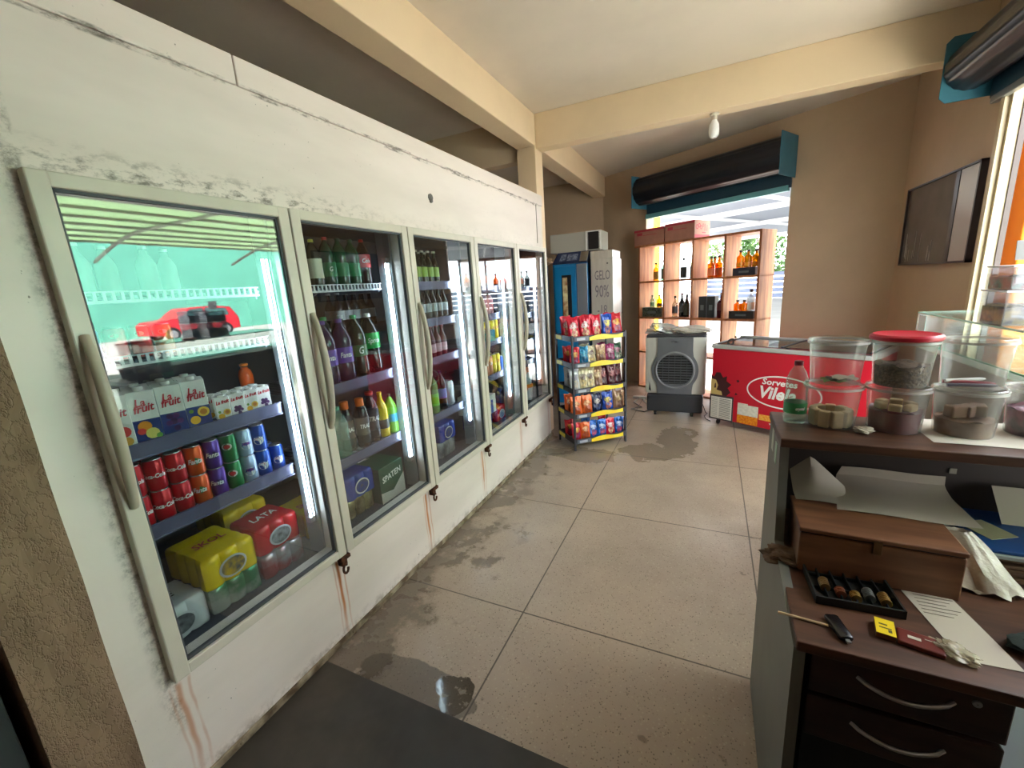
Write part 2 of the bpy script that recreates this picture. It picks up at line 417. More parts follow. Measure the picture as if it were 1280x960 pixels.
# low white and blue wall across the road
m = MB(); m.M = BW
for k in range(5): m.box(-12, 6, 21.5, 21.8, .0+k*.30, .22+k*.30)
o = m.build('slatted_fence', mat('fence_white', (112,122,146), .6)); tag(o, 'pale blue slatted fence across the yard behind the bottles', 'fence')
# green sheeted canopy outside the right opening, red car, teal wall: seen mirrored in the nearest cooler door
SHEET = mat('green_sheet', (214,230,204), .5)
_n = SHEET.node_tree; _t = _n.nodes.new('ShaderNodeBsdfTranslucent'); _t.inputs['Color'].default_value = (*lin((206,226,192)), 1)
_m = _n.nodes.new('ShaderNodeMixShader'); _m.inputs[0].default_value = .6; _n.links.new(_n.nodes['Principled BSDF'].outputs[0], _m.inputs[1]); _n.links.new(_t.outputs[0], _m.inputs[2])
_n.links.new(_m.outputs[0], _n.nodes['Material Output'].inputs['Surface'])
RIB = mat('rib_steel', (150,150,140), .5)
t = empty('curved_awning', (3.3, 0, 0), 0, 'light green sheet awning on curved steel ribs outside right opening', 'awning')
MB().box(1.9, 6.2, -4, 9.5, 2.86, 2.88).build('roof_sheet', SHEET, t)
for k in range(7): MB().box(1.95+k*.66, 1.99+k*.66, -4, 9.5, 2.82, 2.86).build('purlin', RIB, t)
for yy in (-1.2, 1.6, 4.2, 6.8):
    m = MB(); m.tube([(x, yy, 2.84-.42*(1-math.sin(PI*.5*min(1, (6.1-x)/2.2)))-.0) for x in [1.95+i*.2 for i in range(21)]], .03, 6); m.build('rib', RIB, t, smooth=True)
for yy in (-1.2, 9.4): MB().box(6.0, 6.1, yy, yy+.1, -.1, 2.8).build('post', RIB, t)
m = MB(); m.box(30, 30.3, 7, 26, -.1, 6.2); o = m.build('teal_wall', mat('teal_paint', (112,196,168), .7, var=.15, vscale=.5)); tag(o, 'long teal wall across the street opposite the right opening', 'wall')
def car():
    t = empty('red_car', (24.5, 13.6, -.1), 0, 'red hatchback parked outside, mirrored in nearest glass door', 'car')
    cr = mat('car_red', (215,26,44), .25); gl = mat('car_glass', (60,110,104), .1); ty = mat('tyre', (20,20,20), .8); hb = mat('hub_silver', (180,180,180), .3, .8)
    side = [(-2.15,.35),(-2.15,.85),(-1.95,1.02),(-1.05,1.12),(-.35,1.62),(.9,1.66),(1.75,1.55),(2.05,1.1),(2.15,.9),(2.15,.35),(1.7,.3),(-1.7,.3)]
    m = MB(); m.prism_x(side, -.85, .85); m.build('body', cr, t)
    for s in (-1, 1):
        m = MB(); m.prism_x([(-.92,1.12),(-.32,1.54),(.28,1.58),(.28,1.12)], s*.852-.006, s*.852+.006); m.build('window', gl, t)
        m = MB(); m.prism_x([(.40,1.12),(.40,1.58),(1.5,1.5),(1.62,1.12)], s*.852-.006, s*.852+.006); m.build('window', gl, t)
        for yy in (-1.35, 1.35):
            w = MB().lathe([(.14,-.1),(.33,-.09),(.35,0),(.33,.09),(.14,.1)], (s*.79, yy, .35), 20, 'x').build('wheel', ty, t, smooth=True)
            MB().lathe([(.02,-.11),(.2,-.1),(.2,.1),(.02,.11)], (s*.79, yy, .35), 12, 'x').build('hub', hb, w)
car()
# ------------------------------------------------------------------ wall of glass-door coolers
FRAMEM = mat('door_frame_cream', (205,200,184), .35, var=.10, vscale=5)
HANDM = mat('handle_beige', (176,168,148), .45, var=.1, vscale=12)
INNER = mat('cooler_inside', (52,58,70), .6, var=.3, vscale=3); POSTM = mat('mullion_grey', (150,160,164), .35, .3)
RUSTM = mat('rusty_hinge', (58,42,30), .8, .4, rgb2=(104,62,34), vscale=60, bump=.4)
RAILM = mat('price_rail', (104,104,134), .22, .2); SHELFM = mat('cooler_shelf', (120,126,140), .4, .4)
GLASS = glassy('door_glass', (238,244,243), 1.85, .012)
LED = mat('led_tube', (225,240,255), .3, emit=26)
DY = [.467 + .67*i for i in range(6)]; ZT, ZB = 1.831, .414
cool = empty('drinks_cooler', (0, .36, 0), 0, 'long white walk-in drinks cooler with five glass doors along the left wall', 'cooler')
def cb(m, name, mt, parent=cool, **k):
    m.v = [(x, y-.36, z) if parent is cool else (x, y, z) for x, y, z in m.v]; return m.build(name, mt, parent, **k)
m = MB()
m.box(-.06, 0, .363, 3.825, 1.80, 2.28).box(-.06, 0, .363, 3.825, .0, .44).box(-.06, 0, .363, .50, .44, 1.80)
for y in DY[1:5]: m.box(-.06, -.004, y-.025, y+.025, .44, 1.80)
m.box(-.06, 0, 3.795, 3.825, .44, 1.80)
cb(m, 'front_panel', PANEL)
m = MB(); m.box(-.95, -.06, .363, .40, 0, 2.28).box(-.95, -.06, 3.79, 3.825, 0, 2.28).box(-.99, -.95, .363, 3.825, 0, 2.28).box(-.95, -.06, .40, 3.79, 2.2, 2.28).box(-.95, -.06, .40, 3.79, 0, .05); cb(m, 'carcass', PANEL)
m = MB(); m.box(-.94, -.061, .41, 3.785, .36, .40).box(-.94, -.93, .41, 3.785, .40, 1.95).box(-.94, -.061, .41, 3.785, 1.90, 1.95).box(-.94, -.061, .402, .412, .4, 1.9).box(-.94, -.061, 3.78, 3.788, .4, 1.9)
cb(m, 'liner', INNER)
for a, b in ((.363, 1.044), (1.048, 3.825)):
    m = MB(); m.box(0, .011, a, b, 2.195, 2.284, .004); cb(m, 'top_trim', PANEL)
m = MB(); m.box(0, .010, .49, 3.825, .0, .028, .003)
for k in range(13): m.lathe([(.006,.010),(.005,.014),(.001,.015)], (0, .6+k*.26, .014), 8, 'x')
cb(m, 'kick_trim', mat('dirty_trim', (168,156,128), .5, var=.5, vscale=14, rgb2=(84,66,44)))
m = MB(); m.box(0, .003, 3.685, 3.692, 1.87, 2.195); cb(m, 'seam', mat('seam_dark', (92,86,70), .8))
m = MB(); m.lathe([(.001,0),(.021,.0),(.020,.006),(.001,.008)], (0, 2.087, 2.012), 8, 'x').lathe([(.001,0),(.012,0),(.011,.010),(.001,.012)], (0, 2.087, 1.995), 8, 'x'); cb(m, 'lock_badge', mat('badge_grey', (110,110,104), .4, .5))
for i in range(5):
    a, b = DY[i]+.003, DY[i+1]-.003; f = .042
    m = MB()
    for (y0,y1,z0,z1) in ((a,a+f,ZB,ZT),(b-f,b,ZB,ZT)): m.box(.004, .036, y0, y1, z0, z1, .004)
    m.box(.005, .035, a+f-.003, b-f+.003, ZT-.036, ZT, .004).box(.005, .035, a+f-.003, b-f+.003, ZB, ZB+.036, .004)
    d = cb(m, 'door', FRAMEM)
    d['label'] = 'cream framed glass cooler door, %s from the near end' % ORD[i]
    g_ = MB().box(.016, .020, a+f-.004, b-f+.004, ZB+.03, ZT-.03); g_.v = [(x,y-.36,z) for x,y,z in g_.v]; g_.build('glass', GLASS, d)
    g_ = MB()
    for (y0,y1,z0,z1) in ((a+f,a+f+.007,ZB+.036,ZT-.036),(b-f-.007,b-f,ZB+.036,ZT-.036),(a+f,b-f,ZT-.043,ZT-.036),(a+f,b-f,ZB+.036,ZB+.046)): g_.box(.010, .024, y0, y1, z0, z1)
    g_.v = [(x,y-.36,z) for x,y,z in g_.v]; g_.build('gasket', mat('gasket', (70,74,78), .6), d)
    # bowed handle on the near stile
    g_ = MB(); yh = a+.022; pts = []; rr = []
    for k in range(17):
        u = k/16; z = .985 + u*.465; x = .036 + .040*math.sin(PI*u)**.7
        pts.append((x, yh - 0.006*math.sin(PI*u), z)); rr.append(.011 + .004*math.sin(PI*u))
    g_.tube(pts, rr, 10); g_.v = [(x,y-.36,z) for x,y,z in g_.v]; g_.build('handle', HANDM, d, smooth=True)
    g_ = MB(); yq = b-.02
    g_.box(.0, .046, yq-.02, yq+.03, .398, .416, .003).box(.0, .030, yq-.006, yq+.022, .362, .40, .003)
    g_.tube([(.036, yq+.002+.013*math.cos(w), .352+.02*math.sin(w)) for w in [PI*.3+k*PI*2*.85/10 for k in range(11)]], .0055, 6)
    g_.v = [(x,y-.36,z) for x,y,z in g_.v]; g_.build('hinge', RUSTM, d)
    # lamp and inner post behind the far stile
    m = MB(); m.box(-.15, -.062, DY[i+1]-.035, DY[i+1]+.028, .41, 1.89, .004); cb(m, 'mullion', POSTM)
    m = MB(); m.tube([(-.088, DY[i+1]-.050, .60), (-.088, DY[i+1]-.050, 1.66)], .0042, 10); cb(m, 'lamp_tube', LED, smooth=True)
    m = MB(); m.box(-.10, -.074, DY[i+1]-.063, DY[i+1]-.037, 1.66, 1.685).box(-.10, -.074, DY[i+1]-.063, DY[i+1]-.037, .575, .60).box(-.10, -.074, DY[i+1]-.040, DY[i+1]-.034, .575, 1.685); cb(m, 'lamp_holder', SILVER)
SH = [[1.548, 1.362, 1.10, .835], [1.550, 1.105, .745], [1.555, 1.335, 1.095, .735], [1.51, 1.30, 1.10, .825], [1.49, 1.25, 1.00, .81]]
for i in range(5):
    y0, y1 = DY[i]+.03, DY[i+1]-.065
    for j, z in enumerate(SH[i]):
        m = MB()
        n = 15
        for k in range(n+1): yy = y0 + (y1-y0)*k/n; m.box(-.60, -.125, yy-.004, yy+.004, z-.008, z)
        for xx in (-.6, -.45, -.3, -.16): m.box(xx, xx+.012, y0, y1, z-.014, z-.006)
        for yy in (y0, y1):
            m.prism([( -.60,yy-.003),(-.14,yy-.003),(-.14,yy+.003),(-.60,yy+.003)], z-.03, z-.008)
        s_ = cb(m, 'shelf', SHELFM)
        g_ = MB()
        if (i, j) in ((0,0),(0,1),(1,0)):
            g_.box(-.128, -.120, y0, y1, z-.020, z-.012).box(-.128, -.120, y0, y1, z+.010, z+.014)
            for k in range(27): yy = y0+.01+(y1-y0-.02)*k/26; g_.box(-.127, -.121, yy-.004, yy+.004, z-.014, z+.012)
            mm = mat('pegged_rail', (214,218,226), .35)
        else:
            g_.prism_x([(y0,z-.036),(y1,z-.036),(y1,z+.010),(y0,z+.010)], -.125, -.121); g_.box(-.127, -.115, y0, y1, z+.008, z+.012).box(-.127, -.115, y0, y1, z-.038, z-.034)
            mm = RAILM
        g_.v = [(x,y-.36,z) for x,y,z in g_.v]; g_.build('price_rail', mm, s_)
# bracket plate seen under the top shelf of door two
m = MB(); m.add([(-.14,1.36,1.53),(-.62,1.36,1.53),(-.62,1.36,1.30),(-.14,1.352,1.53),(-.62,1.352,1.53),(-.62,1.352,1.30)], [(0,1,2),(3,5,4),(0,3,4,1),(1,4,5,2),(2,5,3,0)])
cb(m, 'bracket', mat('bracket_grey', (120,130,140), .5))

# ------------------------------------------------------------------ products (front faces +x)
LIDM = mat('can_lid', (196,198,202), .3, 1)
def can(h, r, c, words=None, tc='white', tsize=None, band=None, vertical=True, c2=None, disc=None):
    def mk():
        t = empty('drink_can')
        m = MB(); m.lathe([(r*.78,0),(r*.86,h*.02),(r,h*.07),(r,h*.90),(r*.84,h*.975)], seg=20)
        m.build('body', mat('can_%d_%d_%d' % c, c, .28, .35), t, smooth=True)
        m = MB(); m.lathe([(r*.84,h*.972),(r*.87,h*.985),(r*.86,h),(r*.78,h*.99),(.001,h*.985)], seg=16, closed=False)
        m.box(-.004, .008, -.004, .004, h*.985, h*.995); m.build('lid', LIDM, t, smooth=True)
        if disc:
            m = MB(); n = 14
            def patch(cc, sz, zz, ry=1., off=.0005, a0=0):
                ring = []
                for q in range(n): w = 2*PI*q/n; u = sz*math.cos(w); v = sz*ry*math.sin(w); ring.append(((r+off)*math.cos(a0+u/r), (r+off)*math.sin(a0+u/r), zz+v))
                return ring
            for (rgb, sz, zz, ry) in disc:
                m = MB(); m.add(patch(0, sz, h*zz, ry, .0005+.0003*disc.index((rgb, sz, zz, ry))), [tuple(range(n))]); m.build('emblem', mat('print_%d_%d_%d' % rgb, rgb, .35), t)
        if words:
            m = MB(); text_wrap(m, words, tsize or r*.95, r+.0012, h*.5, 0, vertical=False, bold=.0006, shear=.25, squeeze=.8)
            m.build('lettering', mat('ink_'+tc, {'white':(245,245,245),'blue':(20,50,160),'black':(20,20,20),'green':(20,120,50),'purple':(90,40,140),'gold':(200,160,60),'red':(200,20,30)}[tc], .4), t)
        return t
    return mk
def bottle(h, r, c, cap, label=None, lz=(.3,.55), words=None, tc='white', tsize=None, kind='pet', glass=False, name='soda_bottle', cap_h=.05, clear=None):
    def mk():
        t = empty(name)
        P = {'pet': [(.55,0),(.92,.012),(1,.05),(1,.24),(.965,.28),(.965,.56),(1,.60),(.97,.68),(.72,.80),(.36,.90),(.28,.925),(.28,.95)],
             'long': [(.7,0),(.97,.012),(1,.05),(1,.52),(.93,.60),(.55,.72),(.40,.80),(.36,.95),(.42,.955),(.42,.97)],
             'liquor': [(.9,0),(1,.02),(1,.56),(.93,.63),(.55,.70),(.34,.74),(.30,.90),(.36,.91),(.36,.93)],
             'sport': [(.85,0),(1,.03),(.95,.12),(1,.2),(.86,.33),(1,.46),(1,.66),(.8,.80),(.5,.86),(.5,.9)],
             'slim': [(.8,0),(1,.02),(1,.62),(.8,.72),(.4,.84),(.34,.95),(.34,.96)],
             'jug': [(.82,0),(.95,.01),(1,.06),(.94,.12),(1,.16),(1,.42),(.965,.44),(.965,.62),(1,.64),(.93,.72),(.72,.82),(.42,.90),(.34,.93),(.34,.94)]}[kind]
        mt = glassy('glass_%d_%d_%d' % c, c, 1.45, .04, clear if clear is not None else .12) if glass else mat('fill_%d_%d_%d' % c, c, .12)
        MB().lathe([(r*a, h*z) for a, z in P], seg=20).build('body', mt, t, smooth=True)
        rc = r*P[-1][0]*1.18
        MB().lathe([(rc*.98,h*(1-cap_h-.012)),(rc,h*(1-cap_h)),(rc,h*.993),(rc*.8,h)], seg=14).build('cap', mat('cap_%d_%d_%d' % cap, cap, .4), t, smooth=True)
        if label:
            z0, z1 = lz
            def rad(z):
                for k in range(len(P)-1):
                    if P[k][1] <= z <= P[k+1][1]: u = (z-P[k][1])/(P[k+1][1]-P[k][1]); return P[k][0]*(1-u)+P[k+1][0]*u
                return 1
            MB().lathe([(r*rad(z0+(z1-z0)*k/6)+.0008, h*(z0+(z1-z0)*k/6)) for k in range(7)], seg=20, closed=False).build('label', mat('print_%d_%d_%d' % label, label, .4), t, smooth=True)
            if words:
                m = MB(); text_wrap(m, words, tsize or r*.8, r+.001, h*(z0+z1)/2, 0, bold=.0006, shear=.2, squeeze=.75)
                m.build('lettering', mat('ink_'+tc, {'white':(245,245,245),'blue':(20,50,160),'black':(20,20,20),'green':(20,120,50),'purple':(90,40,140),'gold':(200,160,60),'red':(200,20,30)}[tc], .4), t)
        return t
    return mk
def pack(nx, ny, r, h, c, words=None, tc='white', logo=None, clearwrap=False, cans=(60,150,90)):
    """shrink-wrapped block of cans, front +x"""
    def mk():
        t = empty('can_multipack'); W, D = 2*r*ny, 2*r*nx
        seg = 6; out = []
        def side(p0, p1, n, nrm):
            for k in range(n*seg):
                u = k/seg; q = p0 + (p1-p0)*(k/(n*seg)); dd = -(1-abs(math.sin(PI*u)))**1.5*r*.38; out.append(q + nrm*dd)
        a, b = D/2, W/2
        side(Vector((a,-b,0)), Vector((a,b,0)), ny, Vector((1,0,0))); side(Vector((a,b,0)), Vector((-a,b,0)), nx, Vector((0,1,0)))
        side(Vector((-a,b,0)), Vector((-a,-b,0)), ny, Vector((-1,0,0))); side(Vector((-a,-b,0)), Vector((a,-b,0)), nx, Vector((0,-1,0)))
        prof = [(.90,.0),(.985,.05),(1,.12),(1,.84),(.985,.93),(.93,.985),(.86,1.0)]
        m = MB(); n = len(out); vs = []; fs = []
        for s_, z in prof: vs += [(p.x*s_, p.y*s_, z*h) for p in out]
        for j in range(len(prof)-1):
            for i in range(n): fs.append((j*n+i, j*n+(i+1)%n, (j+1)*n+(i+1)%n, (j+1)*n+i))
        m.add(vs, fs)
        m.grid(lambda u, v: ((u-.5)*D*.88, (v-.5)*W*.88, h*(1.0 + .018*abs(math.sin(PI*nx*u))*abs(math.sin(PI*ny*v)))), nx*5, ny*5)
        m.add([(p.x*.9, p.y*.9, 0) for p in out], [tuple(range(n))])
        mt = mat('wrap_%d_%d_%d' % c, c, .25, bump=.25, bscale=25) if not clearwrap else mat('wrapc_%d_%d_%d' % c, c, .2, .5, rgb2=cans, vscale=14, bump=.3, bscale=30)
        m.build('wrap', mt, t, smooth=True, sharp=55)
        if logo != 'none' and not clearwrap:
            m = MB(); nn = 20
            def oval(sx, rr, ww): return [(sx, rr*math.cos(2*PI*q/nn)*1.0, h*.46+ww*math.sin(2*PI*q/nn)) for q in range(nn)]
            o1 = oval(a+.002, W*.26, h*.33); o2 = oval(a+.003, W*.22, h*.27)
            m.add(o1+o2, [(i, (i+1)%nn, nn+(i+1)%nn, nn+i) for i in range(nn)]); m.build('opening_edge', mat('wrap_fold', (214,216,220), .3, .3), t)
            m = MB(); m.add(oval(a+.0025, W*.22, h*.27), [tuple(range(nn))]); m.build('cans_in_opening', mat('canwall_%d_%d_%d' % cans, cans, .3, .5, rgb2=(90,92,96), vscale=30), t)
        if words:
            m = MB(); zt = h*1.022
            text_on(m, words, W*.30, lambda u, v: (-v+.0, u, zt), bold=.001, shear=.15, squeeze=.8)
            m.build('lettering', mat('inkp_'+tc, {'white':(245,245,245),'red':(190,30,40),'black':(40,30,20),'blue':(20,50,160)}[tc], .5), t)
        return t
    return mk
def carton(w, d, h, words, c, tc, fruits, cap=True, base=None):
    def mk():
        t = empty('juice_carton')
        m = MB(); m.box(-d/2, d/2, -w/2, w/2, 0, h*.93, .002)
        m.add([(-d/2,-w/2,h*.92),(d/2,-w/2,h*.92),(d/2,w/2,h*.92),(-d/2,w/2,h*.92),(-.008,-w/2,h*.965),(-.008,w/2,h*.965)], [(0,1,4),(2,3,5),(1,2,5,4),(3,0,4,5)])
        m.build('box', mat('carton_white', (238,236,232), .45), t)
        if base:
            m = MB(); m.box(d/2, d/2+.0006, -w/2, w/2, 0, h*.42); m.build('print_band', mat('print_%d_%d_%d' % base, base, .4), t)
        if cap:
            MB().lathe([(.013,h*.93),(.013,h),(.010,h*1.005)], (d*.12,0,0), 12).build('cap', mat('cap_cream', (226,222,212), .4), t, smooth=True)
        for (rgb, yy, zz, rr) in fruits:
            m = MB()
            n = 12; m.add([(d/2+.0012+.0002*len(m.v), max(-w/2, min(w/2, yy*w+rr*w*math.cos(2*PI*q/n))), h*zz+rr*w*math.sin(2*PI*q/n)) for q in range(n)], [tuple(range(n))])
            for v_ in range(len(m.v)): m.v[v_] = (d/2+.0012+.0004*fruits.index((rgb,yy,zz,rr)), m.v[v_][1], m.v[v_][2])
            m.build('fruit_print', mat('print_%d_%d_%d' % rgb, rgb, .45), t)
        lines = words.split('\n'); m = MB()
        for q, l in enumerate(lines):
            text_on(m, l, w*(.52 if len(lines) > 1 else .36), lambda u, v: (d/2+.002, u+(-.1*w if q == 0 and len(lines) > 1 else 0), h*.72 - q*w*.26 + v + .12*u), bold=.0008, shear=.2, squeeze=.85)
        m.build('lettering', mat('ink_'+tc, {'red':(205,25,50)}[tc], .4), t)
        return t
    return mk

A0 = -.42      # fronts are turned a little to the near side, as stocked
COOL = ['nearest cooler bay', 'second cooler bay', 'third cooler bay', 'fourth cooler bay', 'farthest cooler bay']
# ---- bay 1
for k in range(4):
    place('frosty', bottle(.15, .028, (210,235,225), (230,230,230), None, kind='slim', glass=True, clear=.35), (-.19-.05*(k % 2), .60+k*.082, 1.549), 0,
          'frosted clear bottle on the top shelf, %s from the left in nearest cooler bay' % ORD[k], 'bottle', 'frosted bottles on the top shelf')
for k, (c, n) in enumerate((((40,70,200),'blue'),((200,40,45),'bright red'),((196,52,50),'darker red'),((200,120,40),'amber'),)):
    place('can_t%d' % k, can(.095, .026, c, disc=[((235,225,190), .012, .75, .6)]), (-.175, .570+k*.062, 1.363), A0,
          '%s can at the left end of the second shelf, nearest cooler bay' % n, 'can', 'cans on the second shelf of the nearest bay')
LF = 'La\nfruit'
FR = {'peach': [((250,150,60),-.15,.22,.22),((235,70,70),.15,.30,.25),((250,190,80),.2,.13,.2)],
      'mango': [((240,150,40),-.1,.30,.26),((220,60,60),-.25,.22,.16),((235,225,120),.12,.16,.26),((110,170,60),.34,.10,.12)],
      'grape': [((70,30,90),-.15,.36,.14),((90,40,110),.1,.36,.14),((60,25,80),-.02,.26,.16),((100,50,120),.22,.25,.13),((80,35,100),-.22,.24,.13),((70,30,95),.05,.13,.14)],
      'passion': [((240,180,40),-.2,.16,.22),((245,200,70),.2,.30,.26),((200,120,30),.2,.30,.16),((120,160,60),-.3,.34,.1)]}
for k, (y, f) in enumerate(((.578,'peach'),(.648,'mango'),(.721,'grape'),(.795,'passion'))):
    place('lf_'+f, carton(.066, .066, .175, LF, (238,236,232), 'red', FR[f], base=(40,60,130) if f != 'peach' else None), (-.165, y, 1.101), A0*.8,
          'large white juice carton with %s picture, front row' % {'peach':'peach','mango':'mango and pear','grape':'purple grape','passion':'passion fruit'}[f], 'carton', 'large juice cartons in the nearest bay')
for k, f in enumerate(('mango','grape','peach','passion')):
    place('lf_'+f, None, (-.245, .60+k*.073, 1.101), A0*.8, 'large juice carton in the second row, %s from the left' % ORD[k], 'carton', 'large juice cartons in the nearest bay')
for r_ in range(2):
    for k in range(4):
        place('sf_%d' % (k % 2), carton(.045, .036, .090, 'La fruit', (238,236,232), 'red', FR[['passion','grape'][k % 2]]), (-.155-r_*.06, .872+k*.052, 1.101), A0*.8,
              'small juice carton, %s from the left, %s row' % (ORD[k], ['front','second'][r_]), 'carton', 'small juice cartons in the nearest bay')
CANS = [('cola', can(.103, .0275, (200,14,34), 'Coca-Cola', 'white', .0195), 'red cola'), ('cola2', None, 'red cola'), 
        ('fantao', can(.103, .0275, (226,88,30), 'Fanta', 'white', .024, disc=[((20,120,60), .017, .5, .75)]), 'orange soda'),
        ('fantap', can(.103, .0275, (88,48,150), 'Fanta', 'white', .024, disc=[((40,20,80), .017, .5, .75)]), 'purple soda'),
        ('guarana', can(.103, .0275, (20,120,62), None, 'white', .02, disc=[((235,235,230), .016, .6, .8), ((205,30,40), .010, .6, .8)]), 'green guarana soda'),
        ('pepsi', can(.103, .0275, (176,196,224), 'pepsi', 'blue', .02, disc=[((240,240,240), .019, .42, .9), ((205,30,50), .012, .48, .5)]), 'pale blue cola'),
        ('pepsib', can(.103, .0275, (30,76,170), 'pepsi', 'white', .02, disc=[((240,240,240), .018, .42, .9), ((205,30,50), .012, .48, .5)]), 'deep blue cola'),
        ('pepsib2', None, 'deep blue cola')]
colz = [('cola','red cola'),('cola','red cola'),('cola','red cola'),('fantao','orange soda'),('fantap','purple soda'),('guarana','green soda'),('pepsi','pale blue cola'),('pepsib','deep blue cola'),('pepsib','deep blue cola')]
mk = {a: b for a, b, _ in CANS if b}
for row in range(3):
    for k, (key, nm) in enumerate(colz):
        for tier in range(2):
            if k == 8 and tier == 1: continue
            place(key, mk[key], (-.160-row*.0575, .575+k*.0578, .836+tier*.104), A0+random.uniform(-.25,.25),
                  '%s can, column %d from the left, %s tier, %s row in nearest bay' % (nm, k+1, ['lower','upper'][tier], ['front','middle','back'][row]), 'can', 'small cans stacked in the nearest bay')
FZ = .401
place('pk_white', pack(3, 3, .031, .125, (226,228,232), 'ICE', 'black', cans=(150,156,160)), (-.245, .590, FZ), 0, 'white wrapped multipack of cans with round opening, bottom left', 'multipack', 'can multipacks in the nearest bay')
place('pk_green', pack(3, 3, .0315, .105, (60,150,100), None, clearwrap=True, cans=(210,214,206)), (-.245, .785, FZ), 0, 'clear wrapped green cans underneath the yellow pack', 'multipack', 'can multipacks in the nearest bay')
place('pk_yellow', pack(4, 3, .032, .122, (240,206,10), 'SKOL', 'red', cans=(226,186,20)), (-.26, .775, FZ+.109), 0, 'bright yellow wrapped can multipack on top of green cans', 'multipack', 'can multipacks in the nearest bay')
place('pk_silver', pack(3, 3, .0315, .10, (190,186,190), None, clearwrap=True, cans=(180,60,70)), (-.245, .985, FZ), 0, 'silver and red cans in clear wrap under the red pack', 'multipack', 'can multipacks in the nearest bay')
place('pk_red', pack(3, 3, .0315, .118, (196,22,36), 'LATA', 'white', cans=(170,176,180)), (-.25, .985, FZ+.104), 0, 'bright red wrapped can multipack at bottom right of nearest bay', 'multipack', 'can multipacks in the nearest bay')
place('pk_silver', None, (-.52, 1.03, FZ), 0, 'silver cans in clear wrap deep behind the red pack', 'multipack', 'can multipacks in the nearest bay')
place('pk_yellow', None, (-.54, 1.02, FZ+.104), 0, 'yellow wrapped can multipack deep behind the red pack', 'multipack', 'can multipacks in the nearest bay')
# orange and blue things at the right of bay 1
place('or_b', bottle(.15, .028, (222,90,30), (230,120,40), None, kind='sport'), (-.40, 1.13, 1.101), 0, 'orange bottle deep at right of the carton shelf, nearest bay', 'bottle')
for k in range(3): place('pet_bl', bottle(.165, .03, (40,110,170), (240,240,240), (30,150,200), (.3,.6), kind='pet'), (-.36-.07*k, 1.05, .836), 0, 'blue labelled bottle behind the cans, %s from the front' % ORD[k], 'bottle', 'blue bottles behind the cans')
# ---- bay 2
B2 = [('b2a', bottle(.215, .034, (200,215,205), (210,60,50), None, glass=True), 'clear bottle with orange red cap'),
      ('b2b', bottle(.21, .034, (60,52,40), (225,215,90), (222,214,190), (.2,.6)), 'dark bottle with cream label and yellow cap'),
      ('b2c', bottle(.225, .036, (14,58,36), (180,20,30), (26,110,60), (.22,.5), 'G', 'white'), 'dark green bottle with red cap'),
      ('b2d', bottle(.225, .036, (18,72,44), (20,60,40), (40,130,80), (.22,.5)), 'green bottle with dark cap'),
      ('b2d', None, 'green bottle with dark cap'),
      ('b2e', bottle(.23, .036, (34,14,12), (190,30,30), (205,40,46), (.40,.68), 'Cola', 'white'), 'dark cola bottle with red label')]
for k, (key, mkf, nm) in enumerate(B2):
    place(key, mkf, (-.175, 1.315+k*.076, 1.551), A0, nm+', %s on second bay top shelf' % ORD[k], 'bottle', 'bottles on the top shelf of the second bay')
B3 = [('b3a', bottle(.30, .050, (160,210,185), (60,150,110), (80,180,110), (.26,.46), glass=True, clear=.3), 'pale clear two litre bottle with green label'),
      ('b3b', bottle(.30, .050, (42,18,54), (90,50,140), (98,56,164), (.30,.55), 'Fanta', 'white', .034), 'dark grape soda bottle with purple label'),
      ('b3b', None, 'dark grape soda bottle with purple label'),
      ('b3c', bottle(.31, .050, (16,38,24), (30,150,80), (40,96,46), (.34,.52), 'G', 'white', .05), 'dark green guarana bottle with small red label'),
      ('b3d', bottle(.31, .050, (24,26,22), (236,236,236), (20,160,70), (.42,.68), 'Sprite', 'white', .036), 'bottle with bright green label and white cap')]
for k, (key, mkf, nm) in enumerate(B3):
    place(key, mkf, (-.19, 1.290+k*.098, 1.106), A0, nm+', %s from left, middle shelf' % ORD[k], 'bottle', 'two litre bottles in the second bay')
for k, (key, nm) in enumerate((('b3a','pale'),('b3b','purple labelled'),('b3c','dark green'),('b3d','white capped'))):
    place(key, None, (-.31, 1.30+k*.104, 1.106), A0, '%s two litre bottle standing in the second row' % nm, 'bottle', 'two litre bottles in the second bay')
B4 = [('b4a', bottle(.25, .042, (176,225,205), (90,190,150), None, glass=True, clear=.22), 'clear greenish water bottle'), ('b4a', None, 'clear greenish water bottle'),
      ('b4b', bottle(.255, .036, (24,22,26), (240,110,30), (40,36,40), (.25,.62), 'TRAL', 'white', .03, kind='sport', cap_h=.22), 'energy bottle with orange top'),
      ('b4b', None, 'energy bottle with orange top'),
      ('b4c', bottle(.27, .036, (18,22,36), (200,60,50), (30,30,50), (.25,.7), 'TRAL', 'white', .034, kind='sport'), 'dark energy bottle with white lettering'),
      ('b4d', bottle(.25, .034, (222,190,30), (230,190,30), (40,50,40), (.2,.4), kind='slim'), 'yellow slim bottle'),
      ('b4e', bottle(.22, .034, (110,170,60), (40,60,40), (40,150,190), (.3,.5)), 'green bottle with blue label')]
for k, (key, mkf, nm) in enumerate(B4):
    place(key, mkf, (-.175-(.03 if k == 2 else 0), 1.310+k*.073, .746), A0, nm+', %s on second bay lower shelf' % ORD[k], 'bottle', 'bottles on the lower shelf of the second bay')
place('pk_yellow', None, (-.34, 1.26, FZ), 0, 'yellow wrapped can multipack at bottom left of second bay', 'multipack', 'can multipacks in the second bay')
place('pk_gold', pack(2, 3, .031, .10, (196,176,130), None, clearwrap=True, cans=(120,96,60)), (-.235, 1.445, FZ), 0, 'clear wrapped gold cans under the blue pack, second bay', 'multipack', 'can multipacks in the second bay')
